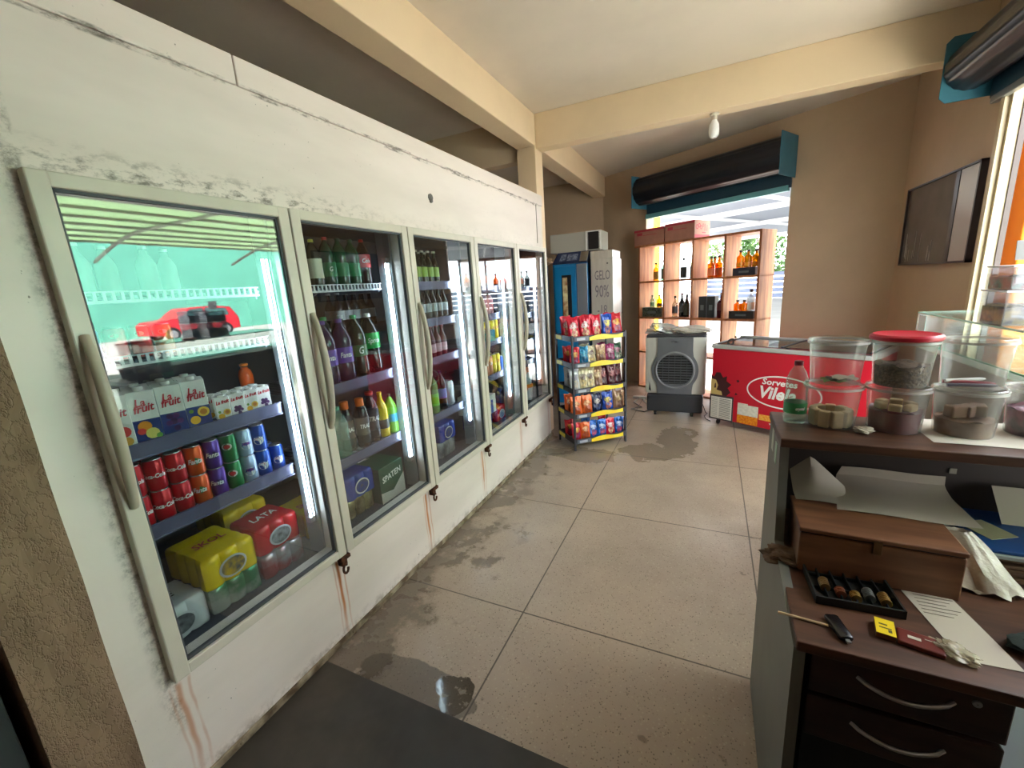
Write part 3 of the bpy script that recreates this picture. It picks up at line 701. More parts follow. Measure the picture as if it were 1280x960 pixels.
place('pk_blue', pack(3, 3, .031, .122, (24,62,160), None, 'white', cans=(40,70,150)), (-.245, 1.445, FZ+.103), 0, 'blue wrapped can multipack with round opening, second bay', 'multipack', 'can multipacks in the second bay')
def spaten():
    t = empty('beer_box'); w, d, h = .19, .26, .20
    MB().box(-d/2, d/2, -w/2, w/2, 0, h, .003).build('box', mat('box_green', (16,76,50), .45), t)
    m = MB(); X = d/2+.001; m.add([(X,-w/2,.0),(X,w/2,.0),(X,w/2,.115),(X,.0,.045),(X,-w/2,.062)], [(0,1,2,3,4)]); m.build('print_band', mat('cream_print', (214,210,196), .5), t)
    m = MB(); text_on(m, 'SPATEN', .046, lambda u, v: (X+.0005, u, .135+v+.12*u), bold=.0012, squeeze=.92)
    text_on(m, '***', .03, lambda u, v: (-.05+v, u, h+.001), bold=.001); m.box(-.08, -.05, -.05, .01, h, h+.001); m.build('lettering', WHITE, t)
    return t
place('spaten', spaten, (-.26, 1.64, FZ), 0, 'dark green cardboard beer box with white lettering, second bay floor', 'box')
def plainbox(c, d=.24, w=.2, h=.28, nm='cardboard_box'):
    def mk():
        t = empty(nm); MB().box(-d/2, d/2, -w/2, w/2, 0, h, .003).build('box', mat('card_%d_%d_%d' % c, c, .6), t)
        MB().box(-.01, .01, -w/2-.001, w/2+.001, h-.02, h+.001).build('tape', mat('tape', (200,190,160), .3), t); return t
    return mk
place('greybox', plainbox((150,152,158), .2, .2, .2), (-.60, 1.72, FZ), 0, 'grey carton deep behind the green beer box', 'box')
# ---- bays 3-5
def rowof(key, mkf, n, x, y0, dy, z, nm, group, cat='bottle', rz=A0, rows=1, dx=.07):
    for r_ in range(rows):
        for k in range(n):
            place(key, mkf, (x-r_*dx, y0+k*dy, z), rz, nm % ORD[k] + (', %s row' % ['front','back'][r_] if rows > 1 else ''), cat, group)
rowof('ln_g', bottle(.195, .026, (26,40,26), (190,190,170), (150,180,60), (.2,.5), kind='long', name='beer_bottle'), 4, -.17, 2.12, .062, 1.556, 'green labelled beer bottle, %s on top shelf of third bay', 'beer bottles in the third bay', rows=2)
rowof('ln_s', bottle(.195, .026, (26,20,20), (160,160,160), (176,180,182), (.24,.5), kind='long', name='beer_bottle'), 3, -.17, 1.935, .062, 1.556, 'silver labelled dark bottle, %s at left of third bay top shelf', 'beer bottles in the third bay', rows=2)
rowof('ln_s', None, 8, -.17, 1.935, .062, 1.336, 'silver labelled dark bottle, %s on second shelf of third bay', 'beer bottles in the third bay', rows=2)
rowof('ln_y', bottle(.20, .027, (44,26,20), (200,170,60), (214,190,80), (.2,.42), kind='long', name='beer_bottle'), 3, -.17, 1.935, .062, 1.096, 'yellow labelled brown bottle, %s on third bay middle shelf', 'beer bottles in the third bay', rows=2)
rowof('ln_p', bottle(.20, .027, (96,34,44), (180,60,70), (220,170,180), (.15,.42), kind='long', name='beer_bottle'), 4, -.17, 2.125, .062, 1.096, 'pink labelled bottle, %s on third bay middle shelf', 'beer bottles in the third bay', rows=2)
rowof('ln_s', None, 5, -.42, 1.72, .06, 1.106, 'dark bottle deep behind the lamp post, %s, middle level', 'dark bottles deep in the second bay', rows=2)
rowof('ln_s', None, 5, -.42, 1.72, .06, 1.336, 'dark bottle deep behind the lamp post, %s, upper level', 'dark bottles deep in the second bay', rows=2)
rowof('pu', bottle(.27, .036, (92,44,120), (120,70,150), (196,90,150), (.2,.6), 'Uva', 'white', .03, kind='sport'), 2, -.17, 1.985, .078, .736, 'purple drink bottle, %s on lower shelf of third bay', 'bottles on the lower shelf of the third bay')
place('lime', bottle(.265, .037, (176,214,130), (230,230,220), (120,200,50), (.2,.5), glass=True, clear=.4), (-.17, 2.145, .736), A0, 'lime green labelled bottle on lower shelf of third bay', 'bottle', 'bottles on the lower shelf of the third bay')
place('dkp', bottle(.26, .034, (24,18,30), (60,40,110), (110,90,190), (.3,.55), kind='pet'), (-.17, 2.24, .736), A0, 'dark bottle with violet label on lower shelf of third bay', 'bottle', 'bottles on the lower shelf of the third bay')
place('cstack', can(.17, .05, (176,176,180)), (-.20, 2.345, .736), A0, 'tall grey tin at right of lower shelf, third bay', 'tin')
place('pk_clear', pack(2, 3, .033, .11, (200,200,206), None, clearwrap=True, cans=(120,126,130)), (-.235, 2.03, FZ), 0, 'clear wrapped silver cans at bottom left of third bay', 'multipack', 'can multipacks in the third bay')
place('pk_clear', None, (-.235, 2.25, FZ), 0, 'clear wrapped silver cans under the blue pack, third bay', 'multipack', 'can multipacks in the third bay')
place('pk_blue', None, (-.245, 2.25, FZ+.112), 0, 'blue wrapped can multipack on silver cans in third bay', 'multipack', 'can multipacks in the third bay')
# bay 4
rowof('clr4', bottle(.17, .028, (225,215,210), (220,90,60), (226,120,90), (.2,.5), glass=True, clear=.3), 6, -.17, 2.66, .07, 1.511, 'clear bottle with orange label, %s on fourth bay top shelf', 'bottles in the fourth bay')
rowof('pk4', bottle(.17, .028, (206,150,150), (90,60,60), (222,120,120), (.2,.7)), 6, -.17, 2.66, .07, 1.301, 'pink labelled bottle, %s on fourth bay second shelf', 'bottles in the fourth bay')
rowof('ycan', can(.155, .029, (228,200,30), None, disc=[((180,40,40), .012, .6, 1.)]), 6, -.165, 2.72, .068, 1.101, 'tall yellow can, %s on middle shelf of fourth bay', 'tall cans in the fourth bay', 'can', rows=2)
place('tealbox', plainbox((60,170,190), .06, .10, .085), (-.085, 2.80, 1.112), 0, 'small teal carton standing before the tall yellow cans', 'box')
rowof('gcan', can(.155, .029, (60,160,80), None, disc=[((240,240,230), .013, .6, 1.)]), 2, -.165, 2.72, .066, .826, 'tall green can, %s on lower shelf of fourth bay', 'tall cans in the fourth bay', 'can', rows=2)
rowof('ocan', can(.155, .029, (220,150,110), None, disc=[((240,240,230), .013, .6, 1.)]), 2, -.165, 2.852, .066, .826, 'tall salmon can, %s on lower shelf of fourth bay', 'tall cans in the fourth bay', 'can', rows=2)
rowof('ycan', None, 2, -.165, 2.984, .066, .826, 'tall yellow can, %s on lower shelf of fourth bay', 'tall cans in the fourth bay', 'can', rows=2)
rowof('bcan', can(.12, .029, (40,80,190), None), 1, -.165, 3.12, .066, .826, 'blue can, %s at right of fourth bay lower shelf', 'tall cans in the fourth bay', 'can')
place('pk_blue4', pack(3, 3, .031, .12, (50,56,130), None, cans=(170,170,190)), (-.245, 2.80, FZ), 0, 'dark blue wrapped pack on the floor of fourth bay', 'multipack', 'can multipacks in the fourth bay')
def ybox():
    t = empty('beer_box'); MB().box(-.12, .12, -.10, .10, 0, .15, .003).build('box', mat('card_cream', (222,222,214), .5), t)
    m = MB(); X = .121; m.add([(X,-.10,0),(X,.0,0),(X,-.01,.15),(X,-.10,.15)], [(0,1,2,3)]); m.build('print_band', YEL, t)
    m = MB(); m.add([(X,.01,0),(X,.05,0),(X,.05,.11),(X,.01,.11)], [(0,1,2,3)]); m.build('print_patch', BLUEP, t); return t
place('ybox', ybox, (-.25, 2.82, FZ+.122), 0, 'white carton with yellow print on the dark blue pack', 'box')
place('pk_red', None, (-.25, 3.06, FZ), 0, 'red wrapped pack at bottom right of fourth bay', 'multipack', 'can multipacks in the fourth bay')
# bay 5
rowof('clr4', None, 4, -.17, 3.42, .075, 1.491, 'clear bottle with orange label, %s on farthest bay top shelf', 'bottles in the farthest bay')
rowof('wb5', bottle(.17, .03, (200,214,226), (60,90,170), (90,140,200), (.25,.6), glass=True, clear=.4), 4, -.17, 3.42, .075, 1.251, 'blue labelled water bottle, %s on farthest bay second shelf', 'bottles in the farthest bay')
def bag(c, nm='plastic_bag', s=(1,1,1), seed=1):
    def mk():
        rnd = random.Random(seed); b = bmesh.new(); bmesh.ops.create_icosphere(b, subdivisions=4, radius=1)
        ph = [rnd.uniform(0, 6) for _ in range(6)]
        for v in b.verts:
            n = v.co.normalized(); k = 1 + .16*math.sin(5*n.x+ph[0]+3*n.z)+.14*math.sin(7*n.y+ph[1])+.10*math.sin(13*n.z+9*n.x+ph[2])+.05*math.sin(31*n.x+ph[3])+.05*math.sin(27*n.y+17*n.z+ph[4])
            v.co = Vector((n.x*k*s[0], n.y*k*s[1], max(-.55*s[2], n.z*k*s[2])+.55*s[2]))
        b.verts.index_update(); m = MB(); m.add([v.co[:] for v in b.verts], [[q.index for q in f.verts] for f in b.faces]); b.free()
        return m.build(nm, c, None, smooth=True, sharp=60)
    return mk
BAGM = mat('bag_blue', (70,90,190), .3, var=.4, vscale=20)
place('bag5', bag(BAGM, s=(.07,.10,.07)), (-.20, 3.56, .811), 0, 'crumpled blue bag on the lower shelf of farthest bay', 'bag')
def jar5():
    t = empty('food_tub'); MB().lathe([(.05,0),(.06,.12),(.06,.13)], seg=16).build('tub', mat('tub_pale', (196,214,210), .3), t, smooth=True); MB().lathe([(.064,.125),(.064,.15),(.06,.155)], seg=16).build('lid', ORANGE, t, smooth=True); return t
for k in range(3): place('jar5', jar5, (-.20, 3.46+k*.13, FZ), 0, 'pale tub with orange lid on the floor of farthest bay, %s from left' % ORD[k], 'tub', 'orange lidded tubs')
for k in range(3): place('jar5', None, (-.20, 3.46+k*.13, FZ+.158), 0, 'pale orange lidded tub in the upper row, farthest bay, %s from left' % ORD[k], 'tub', 'orange lidded tubs')
# ------------------------------------------------------------------ snack rack
SN = mat('rack_black', (46,46,52), .4, .3)
RKA = math.atan2(.686, .728)
def rk(x, y, z=0): c, s = math.cos(RKA), math.sin(RKA); return (.355+x*c-y*s, 3.471+x*s+y*c, z)
rack = empty('snack_rack', (.355, 3.471, 0), RKA, 'black wire snack rack with yellow wavy price strips and five shelves', 'rack')
RW, RD = .548, .35
m = MB()
for x in (0, RW-.018):
    for y in (0, RD-.018): m.box(x, x+.018, y, y+.018, 0, 1.06, .002)
m.build('frame', SN, rack)
RZ = [.065, .305, .54, .77, 1.005]
for k, z in enumerate(RZ):
    m = MB(); m.box(.004, RW-.004, .004, RD-.004, z, z+.006)
    for x in (.0, RW-.012): m.box(x, x+.012, .01, RD-.01, z, z+.045)
    m.box(.01, RW-.01, RD-.014, RD-.004, z, z+.045).box(.018, RW-.018, -.002, .006, z, z+.043)
    s_ = m.build('shelf', SN, rack)
    m = MB(); n = 24
    lo = [(.172+.335*i/n, z-.001) for i in range(n+1)]
    hi = [(.172+.335*i/n, z+.034+.010*math.sin(i/n*2*PI*1.05-.6)+.006*i/n) for i in range(n+1)]
    vs = [(a, -.0035, b) for a, b in lo] + [(a, -.0035, b) for a, b in hi]
    m.add(vs, [(i, i+1, n+2+i, n+1+i) for i in range(n)]); m.build('price_strip', mat('strip_yellow', (232,218,52), .35, rgb2=(240,200,30), vscale=9), s_)
    m = MB(); m.box(.03, .165, -.0035, -.0025, z+.004, z+.038); m.build('label_holder', mat('holder_grey', (104,108,118), .2, .2), s_)
    m = MB(); m.box(.05, .13, -.0045, -.0038, z+.008, z+.030); m.build('label_card', mat('card_palegrey', (168,172,180), .3), s_)
    m = MB(); m.box(-.003, -.0015, .20, .32, z+.004, z+.040); m.build('side_label', mat('strip_olive', (206,190,60), .4), s_)
def chips(w, h, c, c2, c3, seed=0):
    def mk():
        t = empty('snack_bag'); rnd = random.Random(seed); th = w*.30; nu, nv = 14, 18
        ph = [rnd.uniform(0, 6) for _ in range(4)]
        def surf(sign):
            def fn(u, v):
                e = max(0, math.sin(PI*u))**.45 * max(0, math.sin(PI*min(1, max(0, (v-.05)/.90))))**.5
                wr = .0022*math.sin(22*u+ph[0]+4*v)+.0022*math.sin(17*v+ph[1]+5*u)
                pinch = 1-.07*math.sin(PI*v)
                return (sign*(th/2*e + wr*min(1, e*2)), (u-.5)*w*pinch, v*h + .004*math.sin(9*u+ph[2])*(v > .9))
            return fn
        m = MB(); m.grid(surf(1), nu, nv); m.grid(surf(-1), nu, nv)
        m.build('bag', mat('foil_%d_%d_%d' % c, c, .24, .15, bump=.15, bscale=30), t, smooth=True, sharp=60)
        f = surf(1)
        def patch(cu, cv, ru, rv, cc, off, nm):
            m = MB(); n = 16; pts = []
            for ring in (0, .5, 1):
                for q in range(n):
                    a = 2*PI*q/n; rr = ring*(1+.14*math.sin(3*a+ph[3]+seed)); p = f(cu+ru*rr*math.cos(a), cv+rv*rr*math.sin(a)); pts.append((p[0]+off, p[1], p[2]))
            fs = [(r_*n+i, r_*n+(i+1)%n, (r_+1)*n+(i+1)%n, (r_+1)*n+i) for r_ in range(2) for i in range(n)]
            m.add(pts, fs); cb_ = tuple(int(.75*v_) for v_ in c); m.build(nm, mat('bagprint_%s_%s' % (cc, c), cc, .35, rgb2=cb_, vscale=38), t, smooth=True)
        patch(.5, .60, .36, .15, c2, .0018, 'printed_band'); patch(.54, .30, .30, .19, c3, .0020, 'printed_picture')
        return t
    return mk
CC = {'red': ((196,28,52),(236,226,226),(228,196,150)), 'blueyel': ((30,70,160),(232,210,90),(214,120,60)), 'redyel': ((190,40,50),(230,180,70),(120,50,110)),
      'blue': ((34,96,180),(190,206,230),(210,60,60)), 'cream': ((206,194,160),(90,60,50),(214,180,110)), 'magenta': ((150,50,96),(226,190,200),(90,30,70)),
      'green': ((60,90,70),(210,140,160),(200,200,180)), 'tan': ((160,122,92),(200,170,120),(110,60,50)), 'maroon': ((86,34,44),(160,90,90),(60,24,30)),
      'orange': ((226,104,48),(240,190,140),(150,60,30)), 'navy': ((26,34,66),(210,200,190),(70,90,140)), 'teal': ((30,120,160),(60,160,200),(20,80,130)), 'white': ((206,208,212),(120,110,130),(200,180,150))}
CN = {'red':'red and white','blueyel':'blue and yellow','redyel':'red and gold','blue':'bright blue','cream':'cream','magenta':'magenta','green':'dark green','tan':'tan brown','maroon':'maroon','orange':'orange','navy':'navy','teal':'shiny teal','white':'silvery white'}
ROWS = [(4, .175, .2, ['red','red','red','blueyel','redyel'], 1.0), (3, .0, .165, ['redyel','teal','cream','tan','magenta','green'], .8),
        (2, .0, .2, ['white','cream','cream','tan','maroon','maroon','maroon'], .8), (1, .0, .18, ['orange','orange','navy','blueyel','tan'], .9), (0, .0, .165, ['redyel','orange','blue','blue','red','blue'], .9)]
SHN = ['bottom','second lowest','middle','second highest','top']
for (si, _, h, cs, k_) in ROWS:
    n = len(cs)
    for r_ in range(2):
        for i, c in enumerate(cs):
            if r_ == 1 and i % 2: continue
            x = .055 + (RW-.11)*(i+.5*0)/(n-1); y = .055 + r_*.14 + random.uniform(-.008, .008)
            p = rk(x, y, RZ[si]+.012)
            key = 'chip_%s_%d' % (c, si if c in ('red',) else h*1000)
            o = place(key, chips(.112 if n < 6 else .098, h, *CC[c], seed=len(PROTO)), p, RKA-PI/2+random.uniform(-.22,.22),
                  '%s snack bag, %s in the %s row of the %s rack shelf' % (CN[c], ORD[i], ['front','back'][r_], SHN[si]), 'snack bag', 'snack bags on the %s rack shelf' % SHN[si])
            o.rotation_euler = (random.uniform(-.04,.04), random.uniform(-.22,-.06), o.rotation_euler[2])
p = rk(-.0, .15, RZ[0]+.012)

# ------------------------------------------------------------------ air cooler
ac = empty('air_cooler', (1.105, 4.71, 0), 0, 'grey portable air cooler with round front grille on castors', 'air cooler')
AL = mat('cooler_lightgrey', (186,184,174), .45); AD = mat('cooler_darkgrey', (92,94,98), .5); AT = mat('cooler_tank', (48,50,54), .5)
m = MB(); m.box(-.285, .285, 0, .40, .052, .255, .02); m.build('water_tank', AT, ac)
m = MB(); m.box(-.305, .305, .0, .42, .255, .885, .03); m.build('housing', AL, ac, smooth=True)
m = MB(); m.box(-.298, .298, .005, .415, .868, .905, .018); m.build('top_lid', AT, ac)
n = 40; cx, cz, rr = 0, .525, .235
prof = []
for i in range(n+1):
    z = .262 + (.875-.262)*i/n
    wv = .175
    if abs(z-cz) < rr: wv = max(wv, math.sqrt(rr*rr-(z-cz)**2))
    dz = abs(z-cz)
    if rr*.55 < dz < rr*1.25: wv = max(.165, wv, .165+.03*(1.25-dz/rr))
    prof.append((wv, z))
m = MB(); poly = [(a, b) for a, b in prof] + [(-a, b) for a, b in reversed(prof)]
vs = [(a, -.012, b) for a, b in poly] + [(a, .01, b) for a, b in poly]; N = len(poly)
hole = [(.175*math.cos(2*PI*i/N), cz+.175*math.sin(2*PI*i/N)) for i in range(N)]
# face with a round opening: bridge outline to hole by angle
import cmath
outl = sorted(poly, key=lambda p: math.atan2(p[1]-cz, p[0])); ho = [(.182*math.cos(math.atan2(b-cz, a)), cz+.182*math.sin(math.atan2(b-cz, a))) for a, b in outl]
m = MB(); vs = [(a,-.012,b) for a, b in outl]+[(a,-.018,b) for a, b in ho]+[(a,.01,b) for a, b in outl]+[(a,.02,b) for a, b in ho]
fs = []
for i in range(N): j = (i+1)%N; fs += [(i,j,N+j,N+i),(2*N+i,2*N+j,j,i),(N+i,N+j,3*N+j,3*N+i)]
m.add(vs, fs); m.build('front_fascia', AD, ac)
m = MB(); m.lathe([(.001,.0),(.185,.0)], (0,-.003,cz), 32, 'y', closed=False); m.build('grille_back', mat('black_hole', (14,14,16), .8), ac)
m = MB()
for k in range(13):
    z = cz-.165+k*.0275; hw = math.sqrt(max(.0004, .180**2-(z-cz)**2)); m.add([(-hw,-.014,z-.005),(hw,-.014,z-.005),(hw,-.004,z+.007),(-hw,-.004,z+.007)], [(0,1,2,3)])
for x in (-.12,-.06,0,.06,.12): hh = math.sqrt(.18**2-x*x); m.box(x-.0025, x+.0025, -.017, -.012, cz-hh, cz+hh)
m.build('grille', mat('vane_grey', (66,68,72), .5), ac)
m = MB(); m.lathe([(.178,-.020),(.190,-.026),(.202,-.020),(.205,-.012)], (0,0,cz), 40, 'y', closed=False); m.build('grille_ring', mat('ring_grey', (112,114,118), .4), ac, smooth=True)
m = MB(); m.lathe([(.001,-.016),(.030,-.016),(.032,-.012)], (0,0,0), 20, 'y', closed=False); m.v = [(x-.01, y, z*.32+.83) for x, y, z in m.v]; m.build('badge', SILVER, ac)
m = MB(); m.add([(-.262,-.002,.30),(-.240,-.002,.285),(-.256,-.002,.40)], [(0,1,2)]); m.build('level_slot', BLACK, ac)
for x in (-.20, .18):
    for y in (.06, .34):
        w_ = MB().box(x-.016, x+.016, y-.016, y+.016, .03, .056).build('castor', BLACK, ac); MB().lathe([(.01,-.014),(.022,-.012),(.022,.012),(.01,.014)], (x, y, .022), 14, 'x').build('wheel', BLACK, w_, smooth=True)
place('bagclear', bag(glassy('clear_bag', (226,232,232), 1.4, .15, .45, (206,208,204)), 'plastic_bag', (.14,.12,.07), 3), (.95, 4.88, .905), 0, 'crumpled clear plastic bag at the left on the air cooler', 'bag')
place('bagpale', bag(mat('bag_pale', (206,200,188), .4, bump=.3, bscale=30), 'plastic_bag', (.17,.12,.045), 5), (1.24, 4.90, .905), .1, 'flat pale grey bag at the right on the air cooler', 'bag')
m = MB(); m.tube([(1.38,4.95,.12),(1.42,4.93,.01),(1.44,4.90,.006),(1.41,4.80,.006),(1.43,4.70,.006),(1.47,4.64,.006)], .004, 6); tag(m.build('power_cable', BLACK, None, smooth=True), 'thin black cable on the floor between air cooler and red freezer', 'cable')
m = MB(); m.tube([(.66,5.5,.008),(.60,5.2,.007),(.72,5.0,.007),(.62,4.9,.007),(.78,4.82,.007),(.84,4.95,.007),(.70,5.3,.007),(.78,5.6,.007)], .007, 6); tag(m.build('power_cable', mat('cable_grey', (150,146,140), .5), None, smooth=True), 'tangled grey cable on the floor left of the air cooler', 'cable')
m = MB(); m.box(.56, .74, 5.38, 5.43, 0, .03, .005); tag(m.build('power_strip', WHITE), 'white power strip on the floor left of the air cooler', 'power strip')

# ------------------------------------------------------------------ red chest freezer
fz = empty('chest_freezer', (1.462, 4.58, 0), BANG, 'red ice cream chest freezer with sliding glass top', 'freezer')
FRED = mat('freezer_red', (196,20,44), .35); FGR = mat('freezer_grey', (176,176,172), .4)
L = 1.27; D = .58
m = MB(); m.box(0, L, 0, D, .065, .785, .012); m.build('cabinet', FRED, fz)
m = MB(); m.box(-.008, L+.008, -.008, .035, .785, .82, .006).box(-.008, L+.008, D-.035, D+.008, .785, .845, .006).box(-.008, .03, .0, D, .785, .83, .004).box(L-.03, L+.008, .0, D, .785, .83, .004); m.build('top_rim', FGR, fz)
LG = glassy('lid_glass', (214,226,226), 1.6, .03, .12, (120,130,130))
for a, b, z in ((.03, .66, .824), (.60, L-.03, .831)):
    d_ = MB().box(a, b, .035, D-.035, z, z+.005).build('sliding_lid', LG, fz)
    [MB().box(q, q+.022, .035, D-.035, z-.002, z+.009).build('lid_frame', DKGREY, d_) for q in (a, b-.022)]
m = MB(); m.tube([(.075,.14,.835),(.085,.17,.855),(.085,.22,.855),(.075,.25,.835)], .009, 8); m.build('lid_handle', BLACK, fz, smooth=True)
m = MB(); m.box(-.004, .235, -.006, .0, .062, .318, .003); m.build('vent_frame', mat('vent_dark', (60,50,52), .5), fz)
m = MB(); m.box(.012, .222, -.010, -.005, .078, .300, .002); v_ = m.build('vent', mat('vent_white', (222,218,208), .4), fz)
m = MB()
for k in range(14): m.box(.10, .212, -.0112, -.0098, .092+k*.0145, .097+k*.0145)
for k in range(14): m.box(.022, .08, -.0112, -.0098, .092+k*.0145, .0945+k*.0145)
m.build('vent_slot', mat('slot_grey', (110,108,104), .6), v_)
def blob(pts, y, nm, mt, par):
    m = MB(); m.add([(a, y, b) for a, b in pts], [tuple(range(len(pts)))]); return m.build(nm, mt, par)
blob([(.0,.318),(.16,.318),(.20,.36),(.17,.40),(.205,.44),(.155,.47),(.16,.52),(.12,.50),(.09,.55),(.05,.545),(.03,.50),(.0,.52)], -.0010, 'printed_splash', mat('choc_print', (64,30,32), .35), fz)
blob([(.24,.34),(.27,.35),(.25,.37)], -.0010, 'printed_splash', mat('choc_print', (64,30,32), .35), fz)
blob([(.26,.47),(.28,.48),(.27,.50),(.25,.49)], -.0010, 'printed_splash', mat('choc_print', (64,30,32), .35), fz)
blob([(.0,.32),(.12,.32),(.11,.36),(.06,.37),(.075,.42),(.05,.47),(.0,.48)], -.0016, 'printed_ice_cream', mat('cream_yellow', (206,178,110), .4), fz)
blob([(.035,.385),(.055,.39),(.05,.44),(.04,.43)], -.0022, 'printed_splash', mat('choc_print', (64,30,32), .35), fz)
m = MB(); n = 48; ex, ez = .655, .432
o1 = [(ex+.305*math.cos(2*PI*i/n), -.0012, ez+.150*math.sin(2*PI*i/n)) for i in range(n)]; o2 = [(ex+.293*math.cos(2*PI*i/n), -.0012, ez+.137*math.sin(2*PI*i/n)) for i in range(n)]
m.add(o1+o2, [(i,(i+1)%n,n+(i+1)%n,n+i) for i in range(n)]); m.build('emblem_ring', WHITE, fz)
m = MB(); text_on(m, 'Sorvetes', .078, lambda u, v: (.625+u, -.0014, .516+v), bold=.002, shear=.15, squeeze=1.05); text_on(m, 'Vilela', .155, lambda u, v: (.605+u, -.0014, .412+v), bold=.005, shear=.25, squeeze=.92); m.build('lettering', WHITE, fz)
m = MB(); m.box(.275, .37, -.0012, 0, .158, .275).box(.37, .465, -.0012, 0, .158, .262); m.build('sticker', mat('sticker_white', (226,222,208), .5, var=.15, vscale=40), fz)
m = MB(); m.box(.275, .465, -.0012, 0, .075, .156); m.build('sticker', mat('sticker_orange', (238,158,30), .5, rgb2=(220,110,20), vscale=50), fz)
m = MB(); m.box(.475, .63, -.0012, 0, .145, .20); m.build('sticker', mat('sticker_orange2', (236,140,40), .5, rgb2=(240,190,80), vscale=60), fz)
m = MB(); text_on(m, 'www', .03, lambda u, v: (.60+u, -.0016, .125+v), bold=.001); m.build('lettering', WHITE, fz)
for x in (.06, L-.06):
    for y in (.06, D-.06): MB().box(x-.012, x+.012, y-.012, y+.012, .03, .066).lathe([(.008,-.01),(.024,-.01),(.024,.01),(.008,.01)], (x, y, .024), 12, 'x').build('castor', BLACK, fz)

# ------------------------------------------------------------------ liquor shelf in the back doorway
PINE = mat('pine', (184,118,72), .6, rgb2=(146,86,50), vscale=6, stretch=(3,3,.4)); 
lq = empty('bottle_shelf', bw(.80, -.2), BANG, 'open pine cubby shelf of liquor bottles standing in the back doorway', 'shelf')
SX = [0, .385, .775, 1.165, 1.54]; SZ = [.0, .495, .965, 1.44, 1.905]; TH = .024
for x in SX: MB().box(x-TH/2, x+TH/2, 0, .335, 0, 1.905, .002).build('upright', PINE, lq)
for z in SZ:
    m = MB(); m.box(-TH/2-(.06 if z > 1.8 else 0), 1.54+TH/2, -.003, .335, z, z+TH, .002); m.build('board', PINE, lq)
m = MB(); m.box(.30, .315, .325, .34, 0, 1.9); m.build('back_batten', PINE, lq)
PINKC = mat('pink_card', (172,120,102), .7, var=.1, vscale=12); PRT = mat('card_red_print', (176,52,66), .6)
def wbox(w, d, h):
    def mk():
        t = empty('cardboard_box'); MB().box(0, w, 0, d, 0, h, .003).build('box', PINKC, t)
        m = MB(); m.box(.0, w, -.001, .0, h-.03, h-.004).box(w*.3, w*.75, -.001, 0, h*.60, h*.63).box(w*.1, w*.28, -.001, 0, h*.62, h*.80).box(w, w+.001, 0.004, d-.004, .004, .04)
        n = 16
        for (cy, cz_, r1, ph) in ((d*.16, h*.62, .028, 0), (d*.30, h*.70, .026, 0), (d*.42, h*.60, .024, 0), (d*.55, h*.72, .018, 0)):
            o1 = [(w+.001, cy+r1*math.cos(2*PI*i/n), cz_+r1*math.sin(2*PI*i/n)) for i in range(n)]; o2 = [(w+.001, cy+r1*.6*math.cos(2*PI*i/n), cz_+r1*.6*math.sin(2*PI*i/n)) for i in range(n)]
            m.add(o1+o2, [(i,(i+1)%n,n+(i+1)%n,n+i) for i in range(n)])
        m.box(w, w+.001, d*.66, d*.69, h*.40, h*.8).box(w, w+.001, d*.80, d*.83, h*.4, h*.75).box(w, w+.001, d*.50, d*.74, h*.28, h*.34)
        m.build('print', PRT, t); return t
    return mk
place('wb1', wbox(.46, .19, .195), bw(.72, -.20, 1.931), BANG, 'pinkish cardboard box at the left on the pine bottle shelf', 'box', 'cardboard boxes on the pine shelf')
place('wb2', wbox(.40, .33, .205), bw(1.195, -.21, 1.931), BANG, 'pinkish printed cardboard box, right one on the pine bottle shelf', 'box', 'cardboard boxes on the pine shelf')
def liq(key, mkf, s, d, z, label, cat='bottle', grp='liquor bottles on the pine shelf', rz=-PI/2): return place(key, mkf, bw(s, d, z), BANG+rz, label, cat, grp)
AMB = (236,150,20); Z1 = 1.464; Z2 = .989; Z3 = .519
b_amb = bottle(.245, .040, AMB, (40,36,34), (222,120,70), (.08,.42), kind='liquor', glass=True, clear=.25, name='liquor_bottle', cap_h=.09)
b_yel = bottle(.235, .036, (232,196,110), (60,60,60), (196,160,70), (.05,.5), kind='liquor', glass=True, clear=.2, name='liquor_bottle', cap_h=.09)
b_clr = bottle(.26, .038, (176,182,180), (40,44,42), (44,52,50), (.06,.56), kind='liquor', glass=True, clear=.15, name='liquor_bottle', cap_h=.10)
b_grn = bottle(.26, .038, (150,176,158), (60,70,66), (70,96,76), (.06,.56), kind='liquor', glass=True, clear=.15, name='liquor_bottle', cap_h=.10)
liq('yel', b_yel, .94, -.02, Z1, 'pale yellow liquor bottle in the top left cubby')
liq('grn', b_grn, 1.06, -.02, Z1, 'clear bottle with dark label at right of the top left cubby')
liq('clr', b_clr, 1.36, -.04, Z1, 'clear black labelled bottle, left in the second top cubby')
liq('clr', None, 1.43, .06, Z1, 'clear black labelled bottle, middle in the second top cubby')
liq('grn', None, 1.50, -.04, Z1, 'green labelled bottle, right in the second top cubby')
liq('amb', b_amb, 1.73, -.05, Z1, 'amber whisky bottle, left in the third top cubby')
liq('amb', None, 1.825, -.05, Z1, 'amber whisky bottle, right in the third top cubby')
liq('amb', None, 1.70, .08, Z1, 'amber whisky bottle, farther back in the third top cubby')
def giftbox(w, d, h, c, patt=None):
    def mk():
        t = empty('gift_box'); MB().box(-d/2, d/2, -w/2, w/2, 0, h, .003).build('box', mat('gift_%d_%d_%d' % c, c, .4) if not patt else mat('giftp_%d_%d_%d' % c, c, .4, rgb2=patt, vscale=45), t)
        m = MB(); m.box(d/2, d/2+.001, -w*.22, w*.22, h*.35, h*.6); m.build('print', mat('gift_print', (96,104,104), .4), t); return t
    return mk
liq('gbx4', giftbox(.245, .12, .085, (34,38,54)), 2.155, -.08, Z1, 'dark blue box under bottles in the top right cubby', 'box', 'gift boxes on the pine shelf')
